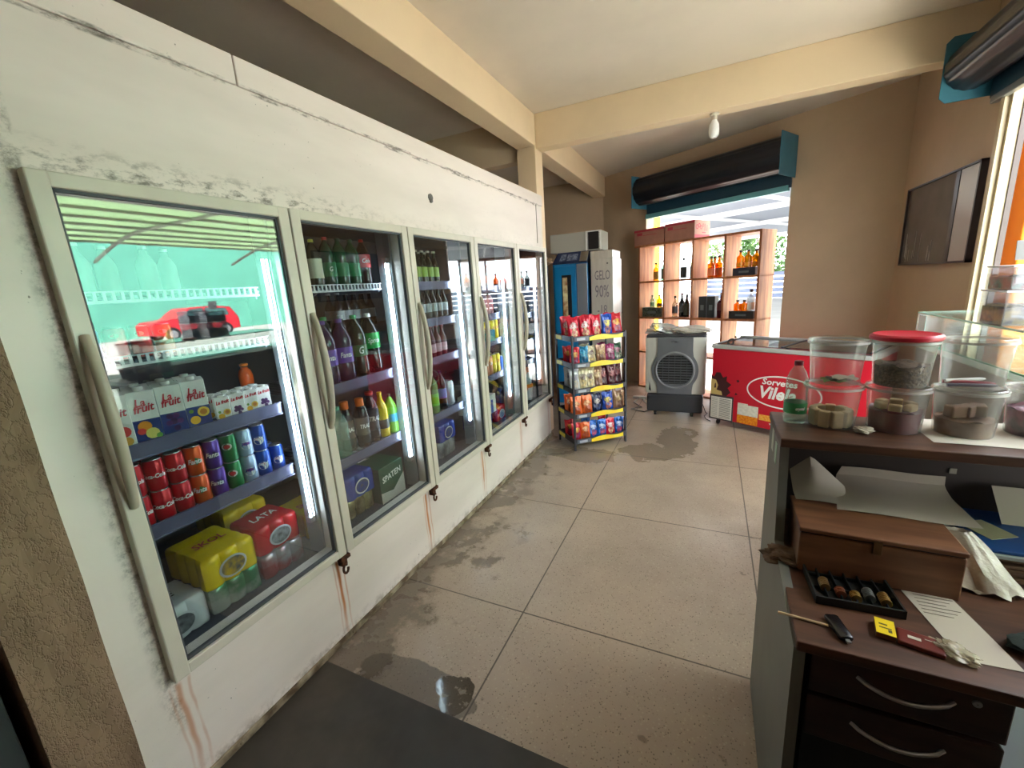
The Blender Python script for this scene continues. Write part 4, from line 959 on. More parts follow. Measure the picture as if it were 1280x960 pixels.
b_dre = bottle(.19, .040, (244,176,10), (40,36,34), (228,150,20), (.08,.3), kind='liquor', glass=True, clear=.3, name='liquor_bottle', cap_h=.11)
for k in range(3): liq('dre', b_dre, 2.085+k*.085, -.08, Z1+.086, 'golden bottle on the dark blue box, %s from the left' % ORD[k])
liq('gbx1', giftbox(.30, .12, .125, (40,42,38), (96,104,84)), .975, -.10, Z2, 'black patterned box in the left cubby of the second row', 'box', 'gift boxes on the pine shelf')
b_sm = bottle(.16, .032, (206,226,206), (90,90,60), (120,150,110), (.1,.4), kind='liquor', glass=True, clear=.2, name='liquor_bottle', cap_h=.1)
b_smy = bottle(.16, .036, (244,200,20), (60,50,40), (120,90,30), (.05,.3), kind='liquor', glass=True, clear=.3, name='liquor_bottle', cap_h=.1)
liq('smg', b_sm, .945, -.10, Z2+.126, 'small pale green bottle on the black patterned box'); liq('smy', b_smy, 1.055, -.10, Z2+.126, 'small yellow bottle on the black patterned box')
liq('slm', bottle(.27, .036, (222,214,200), (60,56,50), (60,50,44), (.18,.5), kind='liquor', glass=True, clear=.2, name='liquor_bottle', cap_h=.1), 1.29, -.10, Z2, 'clear bottle with dark label, left in the second cubby of row two')
liq('blk', bottle(.30, .036, (22,26,24), (120,70,80), (60,66,62), (.2,.45), kind='long', name='liquor_bottle'), 1.375, -.08, Z2, 'tall dark wine bottle in the second cubby of row two')
liq('blk2', bottle(.285, .036, (30,38,34), (90,96,90), (56,70,60), (.1,.6), kind='long', name='liquor_bottle'), 1.455, -.10, Z2, 'dark green bottle at right of the second cubby, row two')
liq('gb', giftbox(.095, .09, .255, (26,32,34)), 1.675, -.08, Z2, 'tall black gift box, left one in the third cubby', 'box', 'gift boxes on the pine shelf')
liq('gb', None, 1.785, -.08, Z2, 'tall black gift box, middle one in the third cubby', 'box', 'gift boxes on the pine shelf')
liq('mar', bottle(.29, .046, (78,18,34), (96,26,40), (110,44,56), (.3,.6), kind='liquor', name='liquor_bottle'), 1.895, -.09, Z2, 'maroon wrapped bottle at right of the third cubby')
liq('gbx5', giftbox(.27, .13, .085, (30,32,34)), 2.16, -.10, Z2, 'black box under bottles in the right cubby, second row', 'box', 'gift boxes on the pine shelf')
b_am2 = bottle(.12, .038, (246,160,10), (60,46,34), None, kind='liquor', glass=True, clear=.35, name='liquor_bottle', cap_h=.16)
liq('am2', b_am2, 2.09, -.10, Z2+.086, 'squat amber bottle, left on the black box'); liq('am2', None, 2.165, -.10, Z2+.086, 'squat amber bottle, right on the black box')
liq('wht', bottle(.235, .04, (240,244,246), (60,60,64), (232,232,232), (.05,.4), kind='liquor', glass=True, clear=.3, name='liquor_bottle', cap_h=.12), 2.225, -.08, Z2+.086, 'clear decanter bottle with black cap on the black box')
liq('amb', None, 1.50, .0, Z3, 'amber bottle in the third row of the pine shelf'); liq('smg', None, 2.08, -.08, Z3+.10, 'small bottle, left in the right cubby of third row'); liq('smg', None, 2.22, -.08, Z3+.10, 'small bottle, right in the right cubby of third row')
liq('gbx6', giftbox(.27, .13, .10, (120,90,70)), 2.15, -.08, Z3, 'brown box under two small bottles in the third row', 'box', 'gift boxes on the pine shelf')

# ------------------------------------------------------------------ roller shutters
TEALM = mat('shutter_teal', (58,120,140), .45, var=.15, vscale=6); TEALD = mat('shutter_teal_dark', (28,62,80), .4); ROLLM = mat('shutter_roll', (34,38,46), .3, .4)
rs = empty('roller_shutter', bw(.80, 0, 2.39), BANG, 'rolled up dark steel shutter with teal end plates above back doorway', 'shutter')
SL = 1.74
for x in (0, SL): MB().box(x-.004, x+.004, -.36, 0, 0, .385, .002).build('end_plate', TEALM, rs)
def roll(r, L, n=34, ribs=22):
    """coil with corrugation ridges running along its length (local x)"""
    m = MB(); seg = ribs*4; prof = []
    for i in range(seg): a = 2*PI*i/seg; q = r*(1+.035*abs(math.sin(a*ribs/2))**2); prof.append((q*math.cos(a), q*math.sin(a)))
    vs = [(0,a,b) for a, b in prof] + [(L,a,b) for a, b in prof]
    m.add(vs, [(i,(i+1)%seg,seg+(i+1)%seg,seg+i) for i in range(seg)] + [tuple(range(seg)), tuple(range(seg,2*seg))[::-1]]); return m
m = roll(.165, SL-.02, ribs=16); m.v = [(x+.01, y-.185, z+.205) for x, y, z in m.v]; m.build('coiled_curtain', ROLLM, rs, smooth=True, sharp=50)
m = MB(); m.box(.01, SL-.01, -.06, -.035, -.09, .12); m.build('curtain_skirt', TEALD, rs)
m = MB(); m.box(.0, SL-.03, -.075, -.020, -.12, -.065, .004); m.build('bottom_bar', mat('bottom_bar', (104,170,178), .4), rs)
rs2 = empty('roller_shutter', (2.9, 3.72, 2.415), 0, 'rolled up dark steel shutter with teal plate above right wall opening', 'shutter')
for y in (0, -4.3): 
    m = MB(); c_ = .03; w_, h_ = .265, .35
    pl_ = [(-w_+c_,0),(0,0),(0,h_),(-w_+c_,h_),(-w_,h_-c_),(-w_,c_)]
    vs = [(a, y-.004, b) for a, b in pl_]+[(a, y+.004, b) for a, b in pl_]; m.add(vs, [tuple(range(6))[::-1], tuple(range(6,12))]+[(i,(i+1)%6,6+(i+1)%6,6+i) for i in range(6)]); m.build('end_plate', TEALM, rs2)
m = roll(.125, 4.28, ribs=16); m.v = [(y-.135, -x-.01, z+.175) for x, y, z in m.v]; m.build('coiled_curtain', ROLLM, rs2, smooth=True, sharp=50)
m = MB(); m.box(-.04, -.015, -4.28, -.01, -.02, .10); m.build('curtain_skirt', TEALD, rs2)
MB().box(-.045, -.008, -4.28, -.03, -.055, -.015, .004).build('bottom_bar', mat('bar_grey', (140,140,136), .4, .3), rs2)

# ------------------------------------------------------------------ lamp bulb under the cross beam
lb = empty('lamp_bulb', (1.40, 3.93, 2.69), 0, 'white unlit bulb in a ceramic holder under the cross beam', 'lamp')
MB().lathe([(.035,0),(.033,-.012),(.020,-.02),(.020,-.045)], seg=16).build('holder', mat('ceramic', (216,208,190), .4), lb, smooth=True)
MB().lathe([(.016,-.04),(.022,-.055),(.034,-.075),(.037,-.12),(.034,-.155),(.022,-.168),(.001,-.17)], seg=20, closed=False).build('bulb', mat('bulb_white', (238,240,240), .3), lb, smooth=True)

# ------------------------------------------------------------------ framed panel on the right wall
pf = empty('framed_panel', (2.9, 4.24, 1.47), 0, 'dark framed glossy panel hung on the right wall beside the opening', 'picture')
m = MB(); 
m.box(-.035, 0, -.55, -.535, 0, .60).box(-.035, 0, .52, .535, 0, .60).box(-.035, 0, -.55, .535, 0, .014).box(-.035, 0, -.55, .535, .588, .60); m.build('frame', mat('frame_dark', (54,46,50), .5), pf)
MB().box(-.022, 0, -.24, .52, .014, .588).build('panel', mat('panel_dark', (104,98,94), .12, var=.2, vscale=5), pf)
MB().box(-.026, 0, -.29, -.24, .014, .588).build('divider', mat('frame_dark2', (48,42,48), .4), pf)
MB().box(-.022, 0, -.535, -.29, .014, .588).build('painted_reflection', mat('reflection_pale', (186,180,178), .35), pf)  # pale strip: reflection in the picture glass, painted as its own slab
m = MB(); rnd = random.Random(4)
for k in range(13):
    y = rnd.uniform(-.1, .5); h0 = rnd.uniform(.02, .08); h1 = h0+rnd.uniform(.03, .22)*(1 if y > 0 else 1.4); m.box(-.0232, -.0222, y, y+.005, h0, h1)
m.build('reflection_marks', mat('reflection_mark_pale', (176,172,166), .4), pf)  # thin pale streaks painting reflections on the dark glass
m = MB(); m.M = BW; m.box(.30, .36, -.03, 0, 1.02, 1.20, .006); o = m.build('wall_phone', mat('phone_grey', (112,104,94), .5)); tag(o, 'small grey intercom box on the back wall left of doorway', 'intercom')

# ------------------------------------------------------------------ tall machines beyond the rack
bl = empty('ice_freezer', (-.115, 5.0, 0), 0, 'tall blue upright freezer with dark slanted header behind the snack rack', 'freezer')
BLM = mat('machine_blue', (26,112,170), .35, rgb2=(40,130,180), vscale=3)
MB().box(-.215, .215, 0, .5, .0, 1.73, .008).build('cabinet', BLM, bl)
m = MB(); m.box(-.19, .075, -.012, 0, .12, 1.70, .004); m.build('door', mat('machine_blue_door', (18,120,176), .3), bl)
m = MB(); m.box(-.10, .02, -.016, -.008, .9, 1.60, .004); m.build('window_frame', BLACK, bl)
m = MB(); m.box(-.088, -.03, -.019, -.014, .95, 1.57); m.build('window_print', mat('machine_photo', (232,222,170), .3, rgb2=(150,70,40), vscale=9), bl)
m = MB(); m.box(.085, .215, -.010, 0, .05, 1.72, .004); m.build('chrome_column', mat('chrome_column', (170,186,206), .22, .8), bl)
m = MB(); m.add([(-.215,-.01,1.73),(.215,-.01,1.73),(.215,.09,1.865),(-.17,.09,1.865),(-.215,.5,1.73),(.215,.5,1.73),(.215,.5,1.865),(-.17,.5,1.865)], [(0,1,2,3),(1,5,6,2),(5,4,7,6),(4,0,3,7),(3,2,6,7),(0,4,5,1)]); m.build('header', mat('header_navy', (44,56,90), .3), bl)
m = MB(); m.add([(-.13,.013,1.765),(-.06,.013,1.765),(-.05,.070,1.842),(-.115,.070,1.842)], [(0,1,2,3)]); m.add([(-.04,.012,1.764),(.09,.012,1.764),(.09,.066,1.838),(-.03,.066,1.838)], [(0,1,2,3)]); m.build('header_print', mat('header_pale', (150,160,180), .4, rgb2=(80,90,120), vscale=40), bl)
m = MB(); m.add([(.12,.0,1.748),(.216,.0,1.748),(.216,.085,1.86),(.12,.085,1.86)], [(0,1,2,3)]); m.build('header_corner', SILVER, bl)
st = empty('ice_machine', (.27, 5.0, 0), 0, 'brushed steel cabinet lettered GELO standing right of the blue freezer', 'ice machine')
STM = mat('brushed_steel', (214,212,206), .32, .6, var=.1, vscale=4, stretch=(6,6,.6))
MB().box(-.13, .13, 0, .5, 0, 1.76, .006).build('cabinet', STM, st)
MB().box(-.15, .115, .06, .5, 1.76, 1.85, .006).build('top_box', STM, st)
m = MB(); text_on(m, 'GELO', .15, lambda u, v: (u+.005, -.002, 1.565+v), bold=.001, squeeze=.48); text_on(m, '90%', .20, lambda u, v: (u, -.002, 1.38+v), bold=.001, squeeze=.5); text_on(m, '-18', .15, lambda u, v: (u, -.002, 1.17+v), bold=.001, squeeze=.6); m.build('lettering', mat('letter_grey', (128,124,134), .5), st)
m = MB(); m.lathe([(.001,-.006),(.009,-.006),(.009,0)], (.065, 0, 1.70), 12, 'y', closed=False); m.build('lock', DKGREY, st)
cu = empty('condenser_unit', (-.06, 5.12, 1.866), 0, 'pale metal condenser box with black grille on top of the blue freezer', 'condenser')
MB().box(-.33, .30, .0, .37, 0, .22, .005).build('case', mat('case_pale', (176,174,162), .5), cu)
m = MB(); m.box(.135, .285, -.006, 0, .012, .208); gr_ = m.build('grille', BLACK, cu)
m = MB()
for k in range(11): m.box(.135, .147, -.010, -.006, .016+k*.018, .024+k*.018).box(.273, .285, -.010, -.006, .016+k*.018, .024+k*.018)
m.box(.118, .135, -.010, 0, 0, .22).box(.285, .30, -.010, 0, 0, .22).box(.118, .30, -.010, 0, .208, .22); m.build('grille_frame', WHITE, cu)
place('bagbrown', bag(mat('bag_brown', (170,140,110), .6, var=.3, vscale=20), 'paper_bundle', (.16,.10,.06), 9), (-.42, 4.7, 1.72), 0, 'crumpled brown bundle on the dark shelf behind the coolers', 'bundle')
ds = empty('storage_shelf', (-.55, 4.55, 0), 0, 'dark shelf of boxes between the coolers and the blue freezer', 'shelf')
for x in (-.25, .20):
    MB().box(x, x+.02, 0, .3, 0, 1.72).build('side', mat('shelf_navy', (40,48,62), .6), ds)
for z in (.1, .45, .8, 1.12, 1.42, 1.70): MB().box(-.25, .22, 0, .3, z, z+.02).build('board', mat('shelf_navy', (40,48,62), .6), ds)
for k, z in enumerate((.12, .47, .82, 1.14, 1.44)):
    place('sbx%d' % k, plainbox([(120,84,58),(60,110,110),(150,120,90),(70,90,120),(110,120,130)][k], .22, .36, .2), (-.56, 4.70, z), -PI/2, 'box on the dark shelf behind the coolers, %s level from below' % ORD[k], 'box', 'boxes on the dark shelf')

# ------------------------------------------------------------------ cash desk
DSK = mat('desk_wood', (90,58,40), .45, rgb2=(66,42,28), vscale=7, stretch=(.6,5,5)); DSD = mat('desk_dark', (56,34,26), .5, rgb2=(44,26,20), vscale=7, stretch=(.6,5,5)); DGR = mat('desk_grey', (112,112,104), .5, var=.12, vscale=6)
dk = empty('cash_desk', (1.62, .90, 0), 0, 'dark wooden cash desk with raised counter and grey side panel', 'desk')
m = MB(); m.prism_x([(.0,0),(.60,0),(.60,1.035),(.385,1.035),(.345,.76),(.005,.72)], 0, .022); m.build('side_panel', DGR, dk)
m = MB(); m.box(-.003, .95, .355, .61, 1.035, 1.06, .003); m.build('counter_top', DSK, dk)
m = MB(); m.box(.022, .95, .59, .608, .0, 1.035); m.build('back_panel', mat('desk_back', (50,40,34), .7), dk)
m = MB(); m.box(.004, .95, .0, .59, .715, .74, .003); m.build('desk_top', DSK, dk)
m = MB(); m.box(.04, .348, .045, .55, .47, .712); m.build('pedestal', DSD, dk)
MB().box(.044, .344, .06, .55, 0.0, .47).build('recess_shade', mat('recess_shade_black', (16,13,12), .7), dk)  # near-black block painting the shade in the recess below the drawers
for k, z in enumerate((.598, .478)):
    d_ = MB().box(.038, .350, .028, .045, z, z+.108, .003).build('drawer', DSD, dk)
    m = MB(); pts = []
    for q in range(13): u = q/12; pts.append((.118+.150*u, .028-.018*math.sin(PI*u)**.5, z+.068-.016*math.sin(PI*u)))
    m.tube(pts, .0042, 8); m.build('handle', SILVER, d_, smooth=True)
m = MB(); m.lathe([(.001,-.004),(.007,-.004),(.007,0)], (.298, .028, .678), 12, 'y', closed=False); m.build('lock', SILVER, dk)
m = MB(); m.box(-.001, 0, .50, .535, .965, 1.03); m.build('sticker', mat('sticker_pale', (196,198,180), .5), dk)
m = MB(); m.box(-.0012, 0, .43, .46, .955, 1.015); m.build('sticker', mat('sticker_green', (170,196,170), .5), dk)
m = MB(); m.box(.435, .45, .588, .590, .915, .930); m.build('sticker', mat('sticker_dim', (150,146,130), .6), dk)
m = MB(); m.box(.50, .70, .586, .590, .955, 1.0); m.build('notice_card', mat('notice_tan', (150,132,104), .6), dk)
# water bottle and sweet tubs
DT = 1.0605
place('water', bottle(.183, .0285, (232,248,240), (110,30,44), (60,150,92), (.17,.34), 'crystal', 'white', .012, kind='jug', glass=True, clear=.16, name='water_bottle', cap_h=.055), (1.668, 1.415, DT), -1.3, 'clear water bottle with green label and dark red cap', 'bottle')
TUB = glassy('tub_plastic', (236,236,234), 1.45, .08, .16, (226,224,218)); 
def tub():
    t = empty('plastic_tub')
    MB().lathe([(.0,.0006),(.054,.0006),(.056,.004),(.064,.116),(.067,.117),(.067,.123),(.064,.124)], seg=36, closed=False).build('tub', TUB, t, smooth=True, sharp=30)
    MB().lathe([(.0655,.112),(.0695,.112),(.0695,.118),(.0655,.118),(.0655,.112)], seg=36, closed=False).build('rim', glassy('tub_rim', (240,240,238), 1.45, .1, .4, (232,230,224)), t, smooth=True, sharp=30)
    return t
tx = [1.752, 1.892, 2.030]; TY = 1.408
for k in range(3):
    for u in range(2):
        place('tub', tub, (tx[k], TY, DT+u*.1245), 0, 'clear plastic tub, %s, %s on the counter' % (['lower one','upper one'][u], ['next to the water bottle','in the red lidded pair','in the right pair'][k]), 'tub', 'clear tubs on the counter')
place('tub', None, (2.18, 1.44, DT), 0, 'clear plastic tub of purple sweets at the right edge of counter', 'tub', 'clear tubs on the counter')
m = MB(); m.lathe([(.001,.008),(.060,.008),(.066,.010),(.072,.006),(.073,.0),(.071,-.004),(.068,-.004)], (1.892, TY, DT+.249), 36, closed=False); tag(m.build('tub_lid', mat('lid_red', (196,30,52), .35), None, smooth=True), 'red plastic lid on the upper middle tub', 'lid')
BEI = mat('sweet_beige', (206,178,130), .7, var=.15, vscale=30)
for k in range(9):
    a = 2*PI*k/9; m = MB(); m.M = Matrix.Translation((tx[0]+.040*math.cos(a), TY+.040*math.sin(a), DT+.0035)) @ Matrix.Rotation(a, 4, 'Z')
    m.box(-.010, .010, -.0125, .0125, 0, .046, .003); o = m.build('fudge_block', BEI); tag(o, 'beige fudge block standing in ring inside the lower tub beside the water bottle', 'sweet', 'fudge blocks in the tub')
def fill(x, z, h, r0, mt, label, nm, seed=0, y=None):
    m = MB(); rnd = random.Random(seed); prof = [(.001,0),(r0,0),(r0+h*.06,h*.9)]
    m.lathe(prof, (x, TY if y is None else y, z), 28, closed=False)
    yy = TY if y is None else y
    m.grid(lambda u, v: (x+(u*2-1)*math.sqrt(1-(v*2-1)**2/2)*(r0+h*.055), yy+(v*2-1)*math.sqrt(1-(u*2-1)**2/2)*(r0+h*.055), z+h*.9+.006*math.sin(9*u+seed)*math.cos(7*v)), 16, 16)
    o = m.build(nm, mt, None, smooth=True, sharp=50); tag(o, label, 'sweets', None, 'stuff')
fill(tx[1], DT+.126, .058, .0515, mat('nuts', (120,96,74), .8, rgb2=(70,52,40), vscale=110, bump=.8, bscale=160), 'small brown nuts filling the upper middle tub halfway', 'nuts', 1)
fill(tx[1], DT+.0015, .060, .0515, mat('guava', (120,30,46), .5, rgb2=(96,22,40), vscale=20), 'dark red jelly sweets in the lower middle tub', 'jelly_sweets', 2)
fill(tx[2], DT+.0015, .045, .0515, mat('brownsugar', (136,104,80), .8, rgb2=(112,82,60), vscale=26, bump=.4), 'light brown crumbly sweets in the lower right tub', 'crumbled_sweets', 3)
fill(2.18, DT+.0015, .07, .0515, mat('purplesweets', (126,60,84), .4, rgb2=(60,40,60), vscale=30, bump=.5), 'purple wrapped sweets in the tub at the right edge', 'wrapped_sweets', 4, 1.44)
for k in range(3):
    m = MB(); m.M = Matrix.Translation((tx[2]-.022+.024*k, TY-.012+.01*k, DT+.046)) @ Matrix.Rotation(.3+k*.5, 4, 'Z'); m.box(-.019, .019, -.015, .015, 0, .030, .004); tag(m.build('sweet_block', mat('sweet_brown', (122,92,70), .7, var=.2, vscale=30)), 'brown sweet block lying in the lower right tub', 'sweet', 'brown sweet blocks')
for k in range(6):
    a = 2*PI*k/6+.2; m = MB(); m.M = Matrix.Translation((tx[1]+.034*math.cos(a), TY+.034*math.sin(a), DT+.058)) @ Matrix.Rotation(a, 4, 'Z'); m.box(-.010, .010, -.014, .014, 0, .018, .004); tag(m.build('sweet_block', BEI), 'beige sweet block on the dark red jelly in the lower middle tub', 'sweet', 'beige sweet blocks')
for k, (c, nm) in enumerate((((90,140,60),'green'),((60,84,60),'dark green'),((210,206,190),'white'))):
    m = MB(); x0 = tx[0]-.03+k*.012; rnd = random.Random(k)
    m.grid(lambda u, v: (x0+.055*u, TY-.035+.05*v+.006*k, DT+.129+.003*k+.007*abs(math.sin(5*u+4*v+k))), 8, 8); tag(m.build('paper_scrap', mat('scrap_'+nm.replace(' ','_'), c, .5), None, smooth=True), '%s wrapper scrap in the upper tub beside the water bottle' % nm, 'wrapper')
for k, (c, nm, a) in enumerate((((60,50,70),'dark',.05),((150,40,60),'dark red',-.15),((200,200,196),'white',.35))):
    m = MB(); m.M = Matrix.Translation((tx[2]-.003, TY-.018+k*.018, DT+.131+.003*k)) @ Matrix.Rotation(a, 4, 'Z'); m.tube([(-.048,0,0),(.035,0,0),(.046,0,0)], [.0045,.0045,.002], 8); tag(m.build('pen', mat('pen_'+nm.replace(' ','_'), c, .4), None, smooth=True), '%s pen lying at the bottom of the upper right tub' % nm, 'pen')
place('ball', bag(mat('crumple', (190,180,160), .5, bump=.4, bscale=60), 'crumpled_wrapper', (.020,.016,.010), 11), (1.815, 1.355, DT), .3, 'small crumpled wrapper between two lower tubs', 'wrapper')
m = MB(); m.grid(lambda u, v: (1.945+.33*u, 1.315+.20*v, DT+.0006+.0006*math.sin(9*u)), 10, 4); tag(m.build('paper_sheet', mat('paper_pale', (206,198,184), .6), None), 'pale paper sheet under the right pair of tubs', 'paper')
# desk items
TZ = .7405
PAP = mat('paper_white', (186,176,158), .6); 
def txtlines(m, x0, x1, y0, y1, z, n, seed):
    rnd = random.Random(seed)
    for k in range(n): y = y0+(y1-y0)*k/(n-1); m.box(x0, x0+(x1-x0)*rnd.uniform(.5, 1), y, y+.0012, z, z+.0003)
wb = empty('wooden_box', (1.66, 1.155, TZ), -.02, 'hinged brown wooden box with small latch on the desk', 'box')
WBX = mat('box_wood', (128,86,58), .5, rgb2=(104,66,42), vscale=6, stretch=(.7,5,5))
MB().box(0, .31, 0, .175, 0, .108, .003).build('base', WBX, wb); MB().box(-.002, .312, -.002, .177, .112, .124, .003).build('lid', WBX, wb); MB().box(.003, .307, .003, .172, .107, .113).build('seam', BLACK, wb)
MB().box(.145, .162, -.005, 0, .085, .118, .001).build('latch', mat('brass_dull', (96,76,50), .4, .7), wb)
def sheet(name, fn, label, seed=0, mt=PAP, nu=14, nv=14, cat='paper'):
    m = MB(); m.grid(fn, nu, nv); tag(m.build(name, mt, None, smooth=True), label, cat)
sheet('paper_sheet', lambda u, v: (1.76+.285*u+.05*(1-u)*v, 1.275+.19*min(v,.75)/.75+.012*v, .8665+.002*math.sin(6*u)+(.055*max(0, v-.55)**1.4*2.4)), 'long white form lying on the wooden box, curled up behind')
sheet('paper_sheet', lambda u, v: (1.672+.17*u+.03*v*0, 1.305+.13*v, .8660+.003*math.sin(5*u)+(.13*max(0, v-.35)**1.1)*max(.02, 1-1.9*abs(u-.30))), 'crumpled white form at the left end of the wooden box')
sheet('receipt', lambda u, v: (1.857+.089*u*(1-v*0)+(.045*(1-v)), .958+.255*v+.006*u, TZ+.001+.002*math.sin(3*v)*math.sin(2*u)), 'long white printed receipt hanging towards the front desk edge')
m = MB()
for k in range(9): m.box(1.885, 1.885+.05+.01*(k % 3), 1.08+k*.012, 1.0815+k*.012, TZ+.0035, TZ+.0038)
tag(m.build('printed_lines', mat('ink_grey', (120,112,104), .6)), 'faint grey print on the long receipt', 'print')
ct = empty('coin_tray', (1.680, 1.035, TZ), .06, 'black plastic coin tray with coin rolls on the desk', 'coin tray')
m = MB(); m.box(0, .165, 0, .15, 0, .004)
for (a,b,c,d) in ((0,.165,0,.004),(0,.165,.146,.15),(0,.004,0,.15),(.161,.165,0,.15)): m.box(a, b, c, d, 0, .02)
for k in range(1, 6): m.box(k*.0275-.001, k*.0275+.001, 0, .15, 0, .016)
for q in (.05, .10): m.box(0, .165, q, q+.002, 0, .012)
m.build('tray', mat('tray_black', (24,28,26), .5), ct)
for k, (cc, n_, y0) in enumerate((((176,140,90),6,.045),((190,120,90),4,.03),((196,160,90),4,.025),((170,176,172),6,.035),((206,166,100),6,.03))):
    for q in range(n_):
        m = MB(); m.lathe([(.001,0),(.0105,0),(.0105,.0028),(.001,.0028)], (0,0,0), 14, 'y', closed=False); x, y = 1.680+.014+k*.0275+.012, 1.035+y0-.012+q*.0052
        o = m.build('coin', mat('coin_%d' % k, cc, .35, .8), None, smooth=True, sharp=30, loc=(x, y+.012, TZ+.0150)); tag(o, 'coin standing in the %s slot of the black coin tray' % ORD[k], 'coin', 'coins in slot %s of the tray' % ORD[k])
m = MB(); m.M = Matrix.Translation((1.706, .966, TZ)) @ Matrix.Rotation(PI/2+.25, 4, 'Z')
kf = None
m.box(-.036, .030, -.014, .014, .0, .013, .006); kf = m.build('car_key_fob', mat('fob_black', (18,18,20), .25), None, smooth=True); tag(kf, 'glossy black car key fob near the front desk edge', 'key fob')
m = MB(); m.M = Matrix.Translation((1.706, .966, TZ)) @ Matrix.Rotation(PI/2+.25, 4, 'Z'); m.box(-.044, -.036, -.004, .004, .004, .008); m.build('key_ring', SILVER, kf)
m = MB(); m.tube([(1.598,.972,TZ+.003),(1.69,.965,TZ+.003)], .0028, 6); tag(m.build('wooden_stick', mat('stick_wood', (196,170,130), .6), None), 'thin wooden stick overhanging the left edge of the desk', 'stick')
m = MB(); m.M = Matrix.Translation((1.792, .990, TZ)) @ Matrix.Rotation(-.18, 4, 'Z'); m.box(-.016, .016, -.024, .024, 0, .012, .001)
mb_ = m.build('match_box', mat('match_brown', (110,66,40), .6)); tag(mb_, 'small yellow topped match box on the desk front edge', 'matchbox')
m = MB(); m.M = Matrix.Translation((1.792, .990, TZ+.0122)) @ Matrix.Rotation(-.18, 4, 'Z'); m.box(-.016, .016, -.024, .024, 0, .0006); lab_ = m.build('top_label', YEL, mb_)
m = MB(); m.M = Matrix.Translation((1.792, .990, TZ+.0129)) @ Matrix.Rotation(-.18, 4, 'Z'); m.box(-.010, .004, .004, .008, 0, .0004).box(-.010, .010, -.006, -.003, 0, .0004).box(.004, .010, -.016, -.008, 0, .0004); m.build('top_print', mat('ink_dk', (90,80,30), .5), mb_)
m = MB(); m.M = Matrix.Translation((1.845, .975, TZ)) @ Matrix.Rotation(-.22, 4, 'Z'); m.box(-.036, .034, -.022, .022, 0, .010, .003); ck = m.build('cigarette_pack', mat('pack_brown', (104,36,22), .4)); tag(ck, 'flat reddish brown packet beside the match box', 'packet')
m = MB(); m.M = Matrix.Translation((1.845, .975, TZ+.0105)) @ Matrix.Rotation(-.22, 4, 'Z'); m.box(-.02, .0, -.004, .004, 0, .0004).box(.006, .016, .006, .008, 0, .0004); m.build('printed_mark', PAP, ck)
place('plas', bag(glassy('cellophane', (230,226,214), 1.4, .1, .45, (206,196,170)), 'cellophane_wrapper', (.034,.022,.010), 14), (1.895, .968, TZ+.002), -.5, 'crumpled clear cellophane at the end of the brown packet', 'wrapper')
m = MB()
for k in range(5): m.box(2.02+.006*(k % 3), 2.40, 1.262+.004*((k*2) % 3), 1.47, TZ+.002+k*.012, TZ+.011+k*.012, .001)
ps = m.build('paper_stack', mat('stack_brown', (150,118,88), .7, rgb2=(110,84,60), vscale=14), None); tag(ps, 'stack of brown papers and notebooks under the blue folder', 'papers', None)
m = MB(); m.box(2.015, 2.41, 1.255, 1.475, TZ+.063, TZ+.073, .002); tag(m.build('notebook', mat('book_grey', (150,160,156), .5)), 'pale grey notebook directly under the blue folder', 'notebook')
m = MB(); m.box(2.035, 2.41, 1.262, 1.475, TZ+.0735, TZ+.082, .002); tag(m.build('blue_folder', mat('folder_blue', (20,70,130), .4)), 'dark blue folder on top of the paper stack', 'folder')
m = MB(); m.M = Matrix.Translation((2.09, 1.36, TZ+.0825)) @ Matrix.Rotation(.5, 4, 'Z'); m.box(-.035, .035, -.04, .04, 0, .001); tag(m.build('paper_slip', mat('slip_olive', (156,152,120), .6)), 'olive paper slip on the blue folder', 'paper')
m = MB(); m.grid(lambda u, v: (2.135+.22*u, 1.40+.07*v, TZ+.084+.075*v), 4, 4); tag(m.build('paper_sheet', mat('paper_dim', (176,168,150), .6)), 'folded pale sheet leaning behind the blue folder', 'paper')
def carrier():
    m = MB(); ph = 2
    def fn(u, v):
        a = 2*PI*u; w_ = .022+.038*v**.8; th_ = .010+.016*v
        k = 1+.12*math.sin(5*a+ph)+.08*math.sin(9*a+6*v)
        return (w_*k*math.cos(a)+.045*v, -.055*v+th_*k*math.sin(a), .112*(1-v)+.012+.006*math.sin(7*a)*v)
    m.grid(fn, 28, 12); n = 28
    m.add([fn(i/n, 1) for i in range(n)], [tuple(range(n))])
    return m.build('plastic_bag', mat('bag_white_dim', (190,182,164), .4, rgb2=(160,150,130), vscale=18, bump=.4, bscale=40), None, smooth=True)
place('carr', carrier, (1.995, 1.265, TZ-.004), 0, 'whitish plastic bag draped off the right end of the wooden box', 'bag')
place('cloth', bag(mat('cloth_brown', (112,88,68), .9, var=.4, vscale=30, bump=.6, bscale=60), 'cloth', (.050,.042,.016), 21), (1.640, 1.195, TZ), .3, 'crumpled brown cloth on the left desk edge', 'cloth')
place('dark_cloth', bag(mat('cloth_darkgreen', (30,42,36), .9, bump=.4, bscale=50), 'cloth', (.07,.06,.02), 23), (2.08, 1.03, TZ), .3, 'dark green cloth at the right edge of the desk', 'cloth')
m = MB(); m.box(1.99, 2.2, .972, 1.25, 0, .495, .004); tag(m.build('white_carton', mat('carton_dimwhite', (200,206,216), .6)), 'white carton on the floor under the desk, right of the drawers', 'box')

